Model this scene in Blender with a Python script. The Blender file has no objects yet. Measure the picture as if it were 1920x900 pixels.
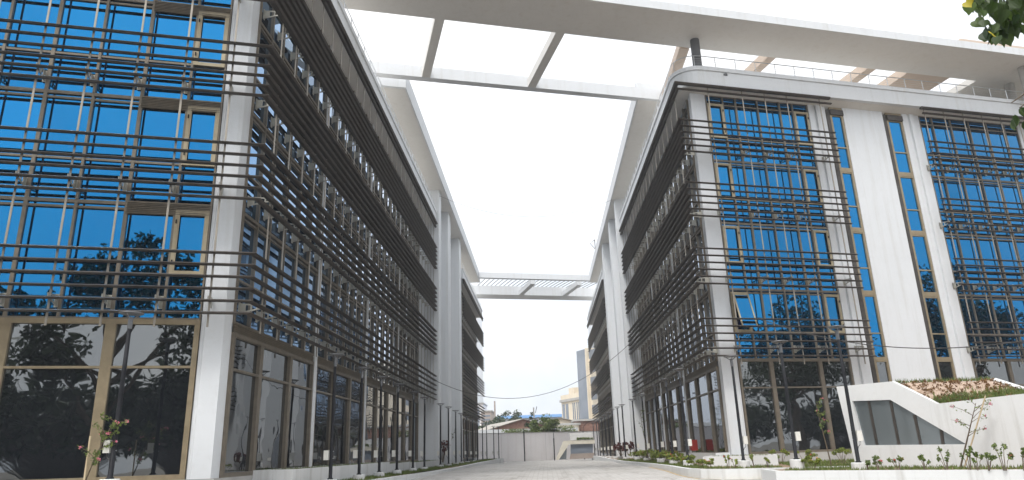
import bpy, bmesh, math, random
from mathutils import Vector, Matrix
random.seed(7)
SC = bpy.context.scene
COL = SC.collection
R = math.radians

# ------------------------------------------------------------------ camera model (measured from the vanishing points)
CX, CY = 960.0, 450.0
FPX = 1304.98
def _cam(px, py): return Vector((px - CX, py - CY, FPX))
_Y = _cam(1025, 844).normalized()
_Z = _cam(825, -3850).normalized()
_X = _Y.cross(_Z)
if _X.x < 0: _X = -_X
_X.normalize()
_Z = _X.cross(_Y)
if _Z.y > 0: _Z = -_Z
_Z.normalize()
EYE = Vector((0, 0, 0.9))
def ray(px, py):
    c = _cam(px, py)
    return Vector((_X.dot(c), _Y.dot(c), _Z.dot(c)))
def atz(px, py, z):
    r = ray(px, py); return EYE + r * ((z - EYE.z) / r.z)
def atY(px, py, y):
    r = ray(px, py); return EYE + r * (y / r.y)
def onplane(px, py, p0, d):
    n = Vector((-d[1], d[0])); r = ray(px, py)
    t = n.dot(Vector((p0[0], p0[1]))) / n.dot(Vector((r.x, r.y)))
    return EYE + r * t

# ------------------------------------------------------------------ mesh helpers
class MB:
    def __init__(s): s.v = []; s.f = []; s.mi = []
    def add(s, vs, fs, mi=0):
        o = len(s.v); s.v += [tuple(v) for v in vs]
        for f in fs: s.f.append(tuple(i + o for i in f)); s.mi.append(mi)
    def hexa(s, p, mi=0):           # 8 points: bottom ring 0-3, top ring 4-7
        s.add(p, [(0,3,2,1),(4,5,6,7),(0,1,5,4),(1,2,6,5),(2,3,7,6),(3,0,4,7)], mi)
    def box(s, F, u0, u1, v0, v1, z0, z1, mi=0):
        s.hexa([F(u0,v0,z0),F(u1,v0,z0),F(u1,v1,z0),F(u0,v1,z0),F(u0,v0,z1),F(u1,v0,z1),F(u1,v1,z1),F(u0,v1,z1)], mi)
    def prism(s, poly, z0, z1, mi=0):
        n = len(poly)
        vs = [(p[0],p[1],z0) for p in poly] + [(p[0],p[1],z1) for p in poly]
        fs = [tuple(range(n))[::-1], tuple(range(n,2*n))] + [(i,(i+1)%n,n+(i+1)%n,n+i) for i in range(n)]
        s.add(vs, fs, mi)
    def tube(s, pts, rad, n=8, mi=0, cap=True):
        pts = [Vector(p) for p in pts]
        rads = rad if isinstance(rad, (list, tuple)) else [rad]*len(pts)
        rings = []
        up = Vector((0,0,1))
        for i, p in enumerate(pts):
            d = (pts[min(i+1,len(pts)-1)] - pts[max(i-1,0)]).normalized()
            a = d.cross(up if abs(d.z) < .95 else Vector((1,0,0))).normalized()
            b = a.cross(d).normalized()
            rings.append([p + (a*math.cos(2*math.pi*k/n) + b*math.sin(2*math.pi*k/n))*rads[i] for k in range(n)])
        vs = [v for r_ in rings for v in r_]
        fs = []
        for i in range(len(pts)-1):
            for k in range(n):
                fs.append((i*n+k, i*n+(k+1)%n, (i+1)*n+(k+1)%n, (i+1)*n+k))
        if cap:
            fs.append(tuple(range(n))[::-1]); fs.append(tuple((len(pts)-1)*n+k for k in range(n)))
        s.add(vs, fs, mi)
    def lathe(s, prof, c=(0,0,0), n=20, mi=0):
        c = Vector(c); vs = []; fs = []
        for r_, z in prof:
            for k in range(n):
                vs.append(c + Vector((r_*math.cos(2*math.pi*k/n), r_*math.sin(2*math.pi*k/n), z)))
        m = len(prof)
        for i in range(m-1):
            for k in range(n):
                fs.append((i*n+k, i*n+(k+1)%n, (i+1)*n+(k+1)%n, (i+1)*n+k))
        fs.append(tuple(range(n))[::-1]); fs.append(tuple((m-1)*n+k for k in range(n)))
        s.add(vs, fs, mi)
    def sheet(s, grid, mi=0):       # rows of points
        m = len(grid[0]); vs = [p for r_ in grid for p in r_]; fs = []
        for i in range(len(grid)-1):
            for k in range(m-1):
                fs.append((i*m+k, i*m+k+1, (i+1)*m+k+1, (i+1)*m+k))
        s.add(vs, fs, mi)
    def mesh(s, name, mats, fix=True, smooth=False):
        me = bpy.data.meshes.new(name); me.from_pydata(s.v, [], s.f)
        if not isinstance(mats, (list, tuple)): mats = [mats]
        for m in mats: me.materials.append(m)
        if len(mats) > 1: me.polygons.foreach_set('material_index', s.mi)
        if fix:
            b = bmesh.new(); b.from_mesh(me); bmesh.ops.recalc_face_normals(b, faces=b.faces); b.to_mesh(me); b.free()
        if smooth: me.polygons.foreach_set('use_smooth', [True]*len(me.polygons))
        me.update()
        return me
    def build(s, name, mats, parent=None, fix=True, smooth=False):
        return link(name, s.mesh(name, mats, fix, smooth), parent)
def wmat(o):                        # world matrix without a depsgraph update
    m = Matrix.Translation(o.location) @ o.rotation_euler.to_matrix().to_4x4() @ Matrix.Diagonal((*o.scale,1))
    return wmat(o.parent) @ o.matrix_parent_inverse @ m if o.parent else m
def link(name, me, parent=None, world=None):
    """link a mesh whose coordinates are world coordinates (or placed by the matrix WORLD), keeping it in place under its parent"""
    o = bpy.data.objects.new(name, me); COL.objects.link(o)
    if parent is not None:
        o.parent = parent; o.matrix_parent_inverse = wmat(parent).inverted()
    if world is not None: o.matrix_basis = world
    return o
def tag(o, label=None, cat=None, group=None, kind=None):
    for k, v in (('label',label),('category',cat),('group',group),('kind',kind)):
        if v: o[k] = v
    return o
def thing(name, label, cat, loc, group=None):
    o = bpy.data.objects.new(name, None); COL.objects.link(o); o.location = loc; o.empty_display_size = .3
    return tag(o, label, cat, group)
def local(name, mb, mats, parent, smooth=False):   # part whose mesh is in the thing's own coordinates
    o = bpy.data.objects.new(name, mb.mesh(name, mats, True, smooth)); COL.objects.link(o); o.parent = parent; return o
def copy_tree(o, parent=None):
    c = o.copy(); COL.objects.link(c)
    if parent: c.parent = parent
    for ch in [x for x in COL.objects if x.parent is o]: copy_tree(ch, c)
    return c
W = lambda u, v, z: (u, v, z)       # plain world frame

# ------------------------------------------------------------------ materials
def nodes(name):
    m = bpy.data.materials.new(name); m.use_nodes = True; nt = m.node_tree
    return m, nt, nt.nodes['Principled BSDF']
def coords(nt, scale=(1,1,1)):
    g = nt.nodes.new('ShaderNodeNewGeometry'); mp = nt.nodes.new('ShaderNodeMapping')
    mp.inputs['Scale'].default_value = scale; nt.links.new(g.outputs['Position'], mp.inputs['Vector']); return mp.outputs['Vector']
def noise(nt, vec, scale, detail=4, rough=.55):
    n = nt.nodes.new('ShaderNodeTexNoise'); n.inputs['Scale'].default_value = scale; n.inputs['Detail'].default_value = detail
    n.inputs['Roughness'].default_value = rough; nt.links.new(vec, n.inputs['Vector']); return n.outputs['Fac']
def ramp(nt, fac, stops):
    r_ = nt.nodes.new('ShaderNodeValToRGB'); e = r_.color_ramp.elements
    while len(e) < len(stops): e.new(.5)
    for i, (p, c) in enumerate(stops): e[i].position = p; e[i].color = (*c, 1)
    nt.links.new(fac, r_.inputs['Fac']); return r_.outputs['Color']
def mul(nt, a, b, f=1.0):
    m = nt.nodes.new('ShaderNodeMix'); m.data_type = 'RGBA'; m.blend_type = 'MULTIPLY'; m.inputs['Factor'].default_value = f
    nt.links.new(a, m.inputs['A']); nt.links.new(b, m.inputs['B']); return m.outputs['Result']
def bump(nt, p, fac, strength, dist=.02):
    b = nt.nodes.new('ShaderNodeBump'); b.inputs['Strength'].default_value = strength; b.inputs['Distance'].default_value = dist
    nt.links.new(fac, b.inputs['Height']); nt.links.new(b.outputs['Normal'], p.inputs['Normal'])
def mix2(name, c1, c2, scale, rough=.8, bmp=.15, metal=0, spots=None, vec=(1,1,1), dist=.02):
    m, nt, p = nodes(name)
    f = noise(nt, coords(nt, vec), scale)
    c = ramp(nt, f, [(.3, c1), (.7, c2)])
    if spots:
        c = mul(nt, c, ramp(nt, noise(nt, coords(nt), spots[0], 6, .7), [(spots[1], spots[2]), (spots[1]+.12, (1,1,1))]))
    nt.links.new(c, p.inputs['Base Color']); p.inputs['Roughness'].default_value = rough; p.inputs['Metallic'].default_value = metal
    if bmp: bump(nt, p, noise(nt, coords(nt), scale*12, 3), bmp, dist)
    return m
def plaster(name, base, stain, rough=.75):
    """painted render: faint mottling, vertical rain streaks and a fine roller texture"""
    m, nt, p = nodes(name)
    f1 = noise(nt, coords(nt), .9, 5)
    c = ramp(nt, f1, [(.3, tuple(x*.96 for x in base)), (.7, base)])
    f2 = noise(nt, coords(nt, (2.6, 2.6, .12)), 1.0, 6, .65)
    c = mul(nt, c, ramp(nt, f2, [(.30, stain), (.48, (1,1,1))]), .55)
    f3 = noise(nt, coords(nt), 5.5, 6, .75)
    c = mul(nt, c, ramp(nt, f3, [(.3, (.93,.92,.90)), (.5, (1,1,1))]), .6)
    nt.links.new(c, p.inputs['Base Color']); p.inputs['Roughness'].default_value = rough
    bump(nt, p, noise(nt, coords(nt), 40, 3), .12, .01)
    return m
WHITE = plaster('white_paint', (.66,.68,.70), (.84,.82,.78))
WHITE2 = plaster('planter_paint', (.67,.68,.68), (.62,.60,.56))
SOFFIT = plaster('soffit_paint', (.68,.665,.635), (.9,.88,.85))
CREAMW = plaster('cream_paint', (.70,.66,.56), (.86,.84,.8))
TAN = plaster('tan_bounce_paint', (.56,.46,.38), (.9,.88,.84))  # warm bounce light put into the rib and panel colour; parapet plain tan
LOUVRE = mix2('dark_bronze_metal', (.040,.035,.031), (.068,.058,.050), 3, .5, .06, .2, spots=(1.4,.36,(.7,.62,.55)))
BRONZE = mix2('bronze_frame', (.235,.188,.12), (.31,.25,.16), 4, .42, .05, .35)
BRONZED = mix2('bronze_mullion', (.15,.128,.10), (.205,.175,.135), 4, .45, .05, .35)
ROD = mix2('pale_bronze_bar', (.25,.225,.19), (.32,.29,.245), 3, .45, .04, .3)
BRACKET = mix2('cast_bracket', (.34,.33,.29), (.44,.43,.38), 6, .5, .05, .3)
GOLD = mix2('pale_gold_frame', (.32,.27,.18), (.40,.34,.23), 4, .42, .05, .3)
GRILLE = mix2('grille_metal', (.14,.12,.09), (.20,.165,.12), 5, .5, 0, .3)
BLACK = mix2('lamp_pole_black', (.008,.009,.012), (.016,.017,.021), 5, .6, .05)
BLACK.node_tree.nodes['Principled BSDF'].inputs['Specular IOR Level'].default_value = .2
LGREY = mix2('lamp_head_grey', (.12,.125,.135), (.18,.185,.195), 5, .4, .05, .2)
BOXW = mix2('junction_box', (.66,.65,.60), (.74,.73,.68), 3, .5, 0)
STEEL = mix2('steel_rail', (.52,.54,.56), (.62,.64,.66), 4, .3, 0, .7)
DARKCOL = mix2('grey_pier', (.11,.115,.125), (.17,.175,.18), 2, .75, .2)
SOIL = mix2('soil', (.20,.14,.09), (.33,.24,.16), 2.2, .95, .6, spots=(5,.4,(.55,.45,.35)))
ROOFSOIL = mix2('roof_soil', (.36,.27,.21), (.50,.385,.30), 1.6, .95, .6, spots=(6,.38,(.5,.42,.33)))
REDP = mix2('red_paint', (.26,.02,.017), (.32,.028,.022), 3, .4, 0)
CONC = mix2('concrete', (.36,.355,.34), (.46,.45,.43), 1.2, .85, .2)
WALLP = plaster('boundary_paint', (.86,.83,.83), (.86,.84,.82))
BRICK = mix2('brick_wall', (.21,.115,.088), (.30,.18,.145), 3, .9, .3, spots=(9,.38,(.7,.62,.55)))
SHEET = mix2('cement_sheet_roof', (.30,.28,.25), (.40,.37,.33), 1.5, .85, .2, vec=(4,.3,1))
BLUEROOF = mix2('blue_roof', (.015,.13,.34), (.03,.20,.46), .5, .5, 0)
CREAMB = mix2('cream_block', (.66,.58,.46), (.74,.66,.53), .5, .8, 0)
GREYG = mix2('grey_glass_far', (.16,.19,.23), (.22,.25,.30), .4, .15, 0)
BROWNB = mix2('brown_block', (.30,.25,.22), (.38,.32,.28), .5, .9, 0)
BARK = mix2('bark', (.10,.075,.05), (.17,.13,.09), 6, .95, .6)
STAKE = mix2('bamboo', (.48,.38,.24), (.58,.47,.31), 5, .7, .1)
CABLE = mix2('cable', (.03,.03,.03), (.05,.05,.05), 3, .6, 0)
ROADM = mix2('asphalt', (.045,.045,.047), (.07,.07,.07), 1.3, .9, .4)
EARTH = mix2('earth', (.17,.155,.13), (.26,.235,.20), .15, .95, .3)
def leafmat(name, c1, c2, trans=.25):
    m, nt, p = nodes(name)
    oi = nt.nodes.new('ShaderNodeNewGeometry')
    f = noise(nt, coords(nt), 1.7, 3)
    g = nt.nodes.new('ShaderNodeMath'); g.operation = 'MULTIPLY_ADD'; g.inputs[1].default_value = .55; 
    nt.links.new(oi.outputs['Random Per Island'], g.inputs[0]); 
    h = nt.nodes.new('ShaderNodeMath'); h.operation = 'MULTIPLY'; h.inputs[1].default_value = .5; nt.links.new(f, h.inputs[0])
    nt.links.new(h.outputs[0], g.inputs[2])
    c = ramp(nt, g.outputs[0], [(.15, c1), (.75, c2)])
    nt.links.new(c, p.inputs['Base Color']); p.inputs['Roughness'].default_value = .5
    t = nt.nodes.new('ShaderNodeBsdfTranslucent'); nt.links.new(c, t.inputs['Color'])
    mx = nt.nodes.new('ShaderNodeMixShader'); mx.inputs[0].default_value = trans
    nt.links.new(p.outputs[0], mx.inputs[1]); nt.links.new(t.outputs[0], mx.inputs[2])
    nt.links.new(mx.outputs[0], nt.nodes['Material Output'].inputs['Surface'])
    return m
LEAF = leafmat('leaf_green', (.05,.085,.018), (.17,.23,.045))
LEAFL = leafmat('leaf_light', (.09,.13,.02), (.26,.31,.05))
LEAFD = leafmat('leaf_dark', (.018,.035,.012), (.055,.085,.03))
LEAFB = leafmat('leaf_big', (.012,.035,.010), (.075,.13,.016), .3)
LEAFY = leafmat('leaf_yellow', (.40,.36,.02), (.55,.46,.03), .4)
LEAFR = leafmat('leaf_dark_red', (.05,.012,.014), (.13,.03,.025))
FLR = leafmat('flower_red', (.50,.05,.05), (.62,.10,.09), .2)
FLP = leafmat('flower_pink', (.58,.14,.22), (.68,.22,.28), .2)
FLO = leafmat('flower_orange', (.55,.18,.03), (.65,.32,.05), .2)
GRASS = leafmat('grass_blade', (.06,.10,.02), (.17,.22,.05), .3)
DRYP = leafmat('dry_plant', (.11,.05,.02), (.22,.12,.04), .2)

def glass(name, tint, gloss, dark, edge=(.8,.84,.9), wav=.03, rough=.015, f0=.0):
    """reflective glazing: coloured mirror coating that goes pale at grazing angles, over a dark interior; gently uneven panes"""
    m, nt, p = nodes(name); nt.nodes.remove(p)
    out = nt.nodes['Material Output']
    g1 = nt.nodes.new('ShaderNodeBsdfGlossy'); g1.inputs['Roughness'].default_value = rough
    lw = nt.nodes.new('ShaderNodeFresnel'); lw.inputs['IOR'].default_value = 1.45
    cm = nt.nodes.new('ShaderNodeMix'); cm.data_type = 'RGBA'
    oi = nt.nodes.new('ShaderNodeObjectInfo'); hv = nt.nodes.new('ShaderNodeHueSaturation'); vr = nt.nodes.new('ShaderNodeMapRange')
    vr.inputs['To Min'].default_value = .86; vr.inputs['To Max'].default_value = 1.2
    nt.links.new(oi.outputs['Random'], vr.inputs['Value']); nt.links.new(vr.outputs['Result'], hv.inputs['Value'])
    hv.inputs['Color'].default_value = (*tint,1); nt.links.new(hv.outputs['Color'], cm.inputs['A']); cm.inputs['B'].default_value = (*edge,1)
    mm = nt.nodes.new('ShaderNodeMapRange'); mm.inputs['From Min'].default_value = .05; mm.inputs['From Max'].default_value = .38
    nt.links.new(lw.outputs[0], mm.inputs['Value']); nt.links.new(mm.outputs['Result'], cm.inputs['Factor'])
    nt.links.new(cm.outputs['Result'], g1.inputs['Color'])
    d = nt.nodes.new('ShaderNodeBsdfDiffuse'); d.inputs['Color'].default_value = (*dark,1)
    mx = nt.nodes.new('ShaderNodeMixShader')
    add = nt.nodes.new('ShaderNodeMath'); add.operation = 'MULTIPLY_ADD'; add.use_clamp = True
    add.inputs[1].default_value = 1.0; add.inputs[2].default_value = gloss
    nt.links.new(lw.outputs[0], add.inputs[0]); nt.links.new(add.outputs[0], mx.inputs[0])
    nt.links.new(d.outputs[0], mx.inputs[1]); nt.links.new(g1.outputs[0], mx.inputs[2])
    b = nt.nodes.new('ShaderNodeBump'); b.inputs['Strength'].default_value = wav; b.inputs['Distance'].default_value = .1
    nt.links.new(noise(nt, coords(nt), .55, 2), b.inputs['Height'])
    nt.links.new(b.outputs['Normal'], g1.inputs['Normal'])
    nt.links.new(mx.outputs[0], out.inputs['Surface']); return m
BLUEGLASS = glass('blue_reflective_glass', (.015,.175,.40), .80, (.004,.010,.02), wav=.03)
CLEARGLASS = glass('clear_glass', (.82,.86,.88), .17, (.009,.011,.014), wav=.10)
GREYGLASS = glass('grey_frosted_glass', (.55,.60,.62), .22, (.10,.115,.12), wav=.06, rough=.2)

# paving
def paving():
    m, nt, p = nodes('paving_blocks')
    v = coords(nt)
    b = nt.nodes.new('ShaderNodeTexBrick'); b.inputs['Scale'].default_value = 1.0
    b.inputs['Brick Width'].default_value = .46; b.inputs['Row Height'].default_value = .30; b.inputs['Mortar Size'].default_value = .018
    b.inputs['Color1'].default_value = (.45,.438,.42,1); b.inputs['Color2'].default_value = (.53,.515,.495,1); b.inputs['Mortar'].default_value = (.36,.34,.315,1)
    nt.links.new(v, b.inputs['Vector'])
    c = mul(nt, b.outputs['Color'], ramp(nt, noise(nt, v, .35, 6, .7), [(.3,(.80,.79,.77)),(.62,(1,1,1))]))
    c = mul(nt, c, ramp(nt, noise(nt, coords(nt,(1,.25,1)), 1.6, 8, .75), [(.34,(.62,.60,.57)),(.47,(1,1,1))]), .8)
    nt.links.new(c, p.inputs['Base Color']); p.inputs['Roughness'].default_value = .85
    bump(nt, p, b.outputs['Fac'], .3, .01)
    return m
PAVE = paving()

# ------------------------------------------------------------------ ground
def gz(y):
    pts = [(-60,-.65),(12,-.65),(22,-.50),(30,-.30),(42,-.16),(60,-.16),(100,-.62),(400,-.64)]
    for (a,za),(b,zb) in zip(pts, pts[1:]):
        if y <= b: return za + (zb-za)*max(0,(y-a))/(b-a)
    return -.64
mb = MB(); mb.sheet([[(-900,y,-.70),(900,y,-.70)] for y in (-300,1800)])
tag(mb.build('ground', EARTH), kind='structure')
mb = MB(); ys = [9,12,17,22,26,30,36,42,50,60,70,80,90,100,112]
mb.sheet([[(x,y,gz(y)) for x in (-30,-7,-2,3,7,32)] for y in ys])
tag(mb.build('paving', PAVE), kind='structure')
mb = MB(); mb.sheet([[(-80,y,-.655),(90,y,-.655)] for y in (-40,9)])
tag(mb.build('road', ROADM), kind='structure')

# ------------------------------------------------------------------ buildings
d2 = Vector((.9598,.2808)); n2 = Vector((-.2808,.9598))
def frame(C, d, i):
    C = Vector(C); d = Vector(d).normalized(); i = Vector(i).normalized()
    def F(u, v, z):
        p = C + d*u + i*v; return (p.x, p.y, z)
    F.C, F.d, F.i = C, d, i
    return F
ZS = [5.05, 8.73, 12.41, 16.09, 20.15]       # storey lines
BANDS = [5.13, 8.81, 12.47, 16.15]           # lowest fin of each louvre band
PITCH = .375
def ell(w=.10, h=.04):                      # blade section, pointed towards the street
    return [(-w,0),(-.45*w,h),(.5*w,.9*h),(w,0),(.5*w,-.9*h),(-.45*w,-h)]
def blade(mb, path, z, w=.10, h=.04):       # path: list of (xy, outward normal scaled for mitre)
    sec = ell(w, h); n = len(sec); vs = []
    for p, o in path:
        for a, b in sec: vs.append((p[0]-o[0]*a, p[1]-o[1]*a, z+b))
    fs = [tuple(range(n))[::-1], tuple((len(path)-1)*n+k for k in range(n))]
    for i in range(len(path)-1):
        for k in range(n): fs.append((i*n+k, i*n+(k+1)%n, (i+1)*n+(k+1)%n, (i+1)*n+k))
    mb.add(vs, fs)
def bracket_mesh(L):
    """cast bracket with three openings, from the mullion (y=0) out to the rod (y=-L)"""
    mb = MB(); t = .016
    def q(y0,y1,za0,zb0,za1,zb1):
        mb.hexa([(-t,y0,za0),(t,y0,za0),(t,y1,za1),(-t,y1,za1),(-t,y0,zb0),(t,y0,zb0),(t,y1,zb1),(-t,y1,zb1)])
    top0, bot0, top1, bot1 = .17,-.17,.09,-.03
    zt = lambda y: top0 + (top1-top0)*(-y/L); zb = lambda y: bot0 + (bot1-bot0)*(-y/L)
    q(0,-L,zt(0)-.045,zt(0),zt(-L)-.045,zt(-L)); q(0,-L,zb(0),zb(0)+.045,zb(-L),zb(-L)+.045)
    for y0,y1 in ((0,-.24*L),(-.44*L,-.50*L),(-.68*L,-.74*L),(-.93*L,-L)):
        q(y0,y1,zb(y0)+.04,zt(y0)-.04,zb(y1)+.04,zt(y1)-.04)
    mb.hexa([(-.06,0,-.2),(.06,0,-.2),(.06,.03,-.2),(-.06,.03,-.2),(-.06,0,.2),(.06,0,.2),(.06,.03,.2),(-.06,.03,.2)])
    return mb.mesh('bracket', BRACKET)
BR_FRONT = bracket_mesh(.70); BR_STREET = bracket_mesh(.80)
def place_bracket(F, u, v, z, me, parent):
    i = F.i; out = Vector((-i.x,-i.y,0)); y = Vector((i.x,i.y,0)); x = y.cross(Vector((0,0,1)))
    M = Matrix(((x.x,y.x,0,0),(x.y,y.y,0,0),(x.z,y.z,1,0),(0,0,0,1)))
    M = Matrix.Translation(F(u,v,z)) @ M
    return link('bracket', me, parent, M)
def window(F, u0, u1, v, z0, z1, parent, name='window', rails=(), mulls=(), fw=.055, fm=None, gm=None, depth=.07):
    fm = fm or BRONZED; gm = gm or BLUEGLASS
    mb = MB()
    mb.box(F,u0,u0+fw,v-depth,v+.02,z0,z1); mb.box(F,u1-fw,u1,v-depth,v+.02,z0,z1)
    mb.box(F,u0+fw,u1-fw,v-depth,v+.02,z0,z0+fw); mb.box(F,u0+fw,u1-fw,v-depth,v+.02,z1-fw,z1)
    for m_ in mulls: mb.box(F,m_-.04,m_+.04,v-depth-.02,v+.015,z0+fw,z1-fw)
    xs = [u0+fw] + [x for m_ in sorted(mulls) for x in (m_-.04,m_+.04)] + [u1-fw]
    for rz in rails:
        for a, b in zip(xs[0::2], xs[1::2]): mb.box(F,a,b,v-depth+.01,v+.012,rz-.035,rz+.035)
    w = mb.build(name, fm, parent)
    p = MB(); p.box(F,u0+fw-.01,u1-fw+.01,v,v+.01,z0+fw-.01,z1-fw+.01)
    p.build('pane', gm, w)
    return w
def casement(F, u0, u1, v, z0, z1, parent):
    mb = MB(); f = .10
    for a in ((u0,u0+f,z0,z1),(u1-f,u1,z0,z1),(u0+f,u1-f,z0,z0+f),(u0+f,u1-f,z1-f,z1)):
        mb.box(F,a[0],a[1],v-.11,v-.072,a[2],a[3])
    g = .035
    for a in ((u0+f,u0+f+g,z0+f,z1-f),(u1-f-g,u1-f,z0+f,z1-f),(u0+f+g,u1-f-g,z0+f,z0+f+g),(u0+f+g,u1-f-g,z1-f-g,z1-f)):
        mb.box(F,a[0],a[1],v-.095,v-.072,a[2],a[3])
    w = mb.build('casement_window', GOLD, parent)
    for hz in (z0+.35, z1-.45):
        h = MB(); h.box(F,u1-f*.7,u1-f*.3,v-.15,v-.11,hz,hz+.12); h.build('handle', BLACK, w)
    return w
def grille(F, u0, u1, v, z0, z1, parent):
    mb = MB(); mb.box(F,u0,u1,v-.075,v-.072,z0,z1)
    k = z0+.02
    while k < z1-.03: mb.box(F,u0,u1,v-.115,v-.078,k,k+.022); k += .058
    mb.box(F,u0,u1,v-.12,v-.076,z1-.02,z1+.03)
    return mb.build('ventilation_grille', GRILLE, parent)

def round_corner(C, a, b, r, n=8):
    """arc replacing the corner C between unit directions a (along first edge) and b (second edge)"""
    C = Vector(C); a = Vector(a).normalized(); b = Vector(b).normalized()
    half = math.acos(max(-1,min(1,a.dot(b))))/2; t = r/math.tan(half); bis = (a+b).normalized(); O = C + bis*(r/math.sin(half))
    p0, p1 = C + a*t, C + b*t; v0, v1 = p0-O, p1-O
    ang = v0.angle(v1); sgn = 1 if v0.x*v1.y - v0.y*v1.x > 0 else -1
    out = []
    for k in range(n+1):
        t_ = sgn*ang*k/n; c, s_ = math.cos(t_), math.sin(t_)
        out.append(Vector((O.x + v0.x*c - v0.y*s_, O.y + v0.x*s_ + v0.y*c)))
    return out

def office(name, label, C, sEnd, fdir, front_sets, street_len, street_cols, street_mulls, street_u0, core_end, fronts, side, cut):
    """corner block: street wing along S, front wing along F; C = outer corner of the louvres"""
    s = (Vector(sEnd)-Vector(C)).normalized()
    i = Vector((side,0)); i = (i - s*i.dot(s)).normalized()
    S = frame(C, s, i); Fr = frame(C, fdir, n2)
    B = thing(name, label, 'office building', (*Fr(6,6,0)[:2], -.1))
    GS, GF = .95, .84
    Ls = street_len; Lf = 26.4
    # body behind the glazing, plinth
    def corner(vs, vf):   # where the street line offset vs meets the front line offset vf
        p = S.C + S.i*vs; q = Fr.C + Fr.i*vf
        den = S.d.x*(-Fr.d.y) + S.d.y*Fr.d.x
        r_ = q-p; t = (r_.x*(-Fr.d.y) + r_.y*Fr.d.x)/den
        return p + S.d*t
    def ring(vs, vf, L1, L2, back=0):
        c0 = corner(vs, vf); return [c0, c0 + Fr.d*L2, c0 + Fr.d*L2 + S.d*L1, c0 + S.d*L1]
    mb = MB(); mb.prism(ring(GS+.12, GF+.12, core_end-1.5, Lf-2), -.68, 20.13); mb.build('wall', WHITE, B)
    mb = MB(); mb.prism(ring(GS-.12, GF-.12, Ls-.9, Lf-1.6), -.69, .40); mb.build('plinth', CONC, B)
    # corner column and street columns, with the chamfered groove of the photograph
    def column(poly): 
        m_ = MB(); m_.prism(poly, .405, 20.145); m_.build('column', WHITE, B)
    cu = fronts['corner']; c0 = corner(GS-.02, GF-.10)
    P = lambda F, u, v: Vector(F(u,v,0)[:2])
    column([c0, P(Fr,cu[1]-.12,GF-.10), P(Fr,cu[1]-.10,GF-.05), P(Fr,cu[1],GF-.05), P(Fr,cu[1],GF+.30), c0 + S.d*.55])
    for u in street_cols:
        column([P(S,u-.17,GS-.14), P(S,u+.17,GS-.14), P(S,u+.17,GS+.2), P(S,u-.17,GS+.2)])
    for u0, u1 in fronts['flutes']:
        w = u1-u0
        for a, b, dv in ((u0,u0+.30*w,.10),(u0+.30*w,u0+.42*w,.02),(u0+.42*w,u0+.62*w,.16),(u0+.62*w,u1,.06)):
            m_ = MB(); m_.box(Fr,a,b,GF-dv,GF+.2,.405,20.145); m_.build('column', WHITE, B)
    for u0, u1 in fronts['walls']:
        m_ = MB(); m_.box(Fr,u0,u1,GF-.10,GF+.3,.405,20.147); m_.build('wall_panel', WHITE, B)
    # front glazing
    for edges in fronts['upper']:
        for k in range(4):
            z0, z1 = ZS[k], ZS[k+1]
            j = 0
            while j < len(edges)-1:
                step = 2 if (j+2 < len(edges) and (edges[j+2]-edges[j]) < 3.0) else 1
                a, b = edges[j], edges[j+step]
                window(Fr,a,b,GF,z0,z1,B,rails=(z0+1.42,z0+3.5),mulls=[edges[j+1]] if step==2 else [])
                j += step
    for u0, u1 in fronts['casements']:
        for k in range(4): casement(Fr,u0,u1,GF,ZS[k]+1.40,ZS[k]+3.52,B)
    for u0, u1 in fronts.get('grilles',[]):
        for k in range(1,5):
            z = ZS[k] if k < 4 else 20.0
            grille(Fr,u0,u1,GF,z-.34,z+.04,B)
    for edges in fronts['ground']:
        for a, b in zip(edges, edges[1:]):
            window(Fr,a,b,GF,.40,ZS[0],B,'ground_floor_window',rails=(3.62,),fw=fronts.get('gfw',.15),fm=fronts.get('gfm',BRONZE),gm=CLEARGLASS,depth=.10)
    for u0, u1 in fronts['slots']:
        m_ = MB(); m_.box(Fr,u0,u0+.26,GF-.07,GF+.1,.42,19.95); m_.build('reveal', LOUVRE, B)
        m_ = MB(); m_.box(Fr,u0+.262,u1,GF-.16,GF-.08,19.62,19.95); m_.build('reveal', LOUVRE, B)
        u0 += .262
        for k in range(-1,4):
            z0 = .40 if k < 0 else ZS[k]; z1 = ZS[k+1]
            if k < 0: window(Fr,u0,u1,GF,z0,z1,B,'ground_floor_window',fw=.13,fm=BRONZE,gm=CLEARGLASS)
            else: window(Fr,u0,u1,GF,z0,z1,B,rails=(z0+1.42,z0+3.5),fw=.13,fm=BRONZE)
    # street glazing
    ev = sorted([street_u0] + street_mulls + street_cols)
    bays = []
    for a, b in zip(ev, ev[1:]):
        a2 = a + (.18 if a in street_cols else 0); b2 = b - (.18 if b in street_cols else 0); bays.append((a2,b2))
    for a, b in bays:
        window(S,a,b,GS,.40,ZS[0]-.28,B,'ground_floor_window',rails=(3.62,),fw=.13,fm=BRONZED,gm=CLEARGLASS,depth=.12)
        for k in range(4):
            z0, z1 = ZS[k], ZS[k+1]
            window(S,a,b,GS,z0,z1,B,rails=(z0+1.42,z0+3.5),mulls=[(a+b)/2],depth=.10)
    grille(S,bays[0][0],bays[-1][1],GS+.02,ZS[0]-.28,ZS[0],B)
    # end wall of the street wing
    m_ = MB(); m_.box(S,bays[-1][1],Ls+.3,GS-.10,GS+.5,-.68,20.148); m_.build('wall_panel', WHITE, B)
    # louvre bands
    mit = corner(0,0)
    so, fo = -S.i, -Fr.i
    def mitre(ks, kf):                       # offset vector at the corner for blade widths ks (street) and kf (front)
        det = so.x*fo.y - so.y*fo.x
        return Vector(((ks*fo.y - kf*so.y)/det, (so.x*kf - fo.x*ks)/det))
    KS = 1.4; mo = mitre(KS, 1); mo1 = mitre(1, 1)
    f0, f1 = front_sets[0]
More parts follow.
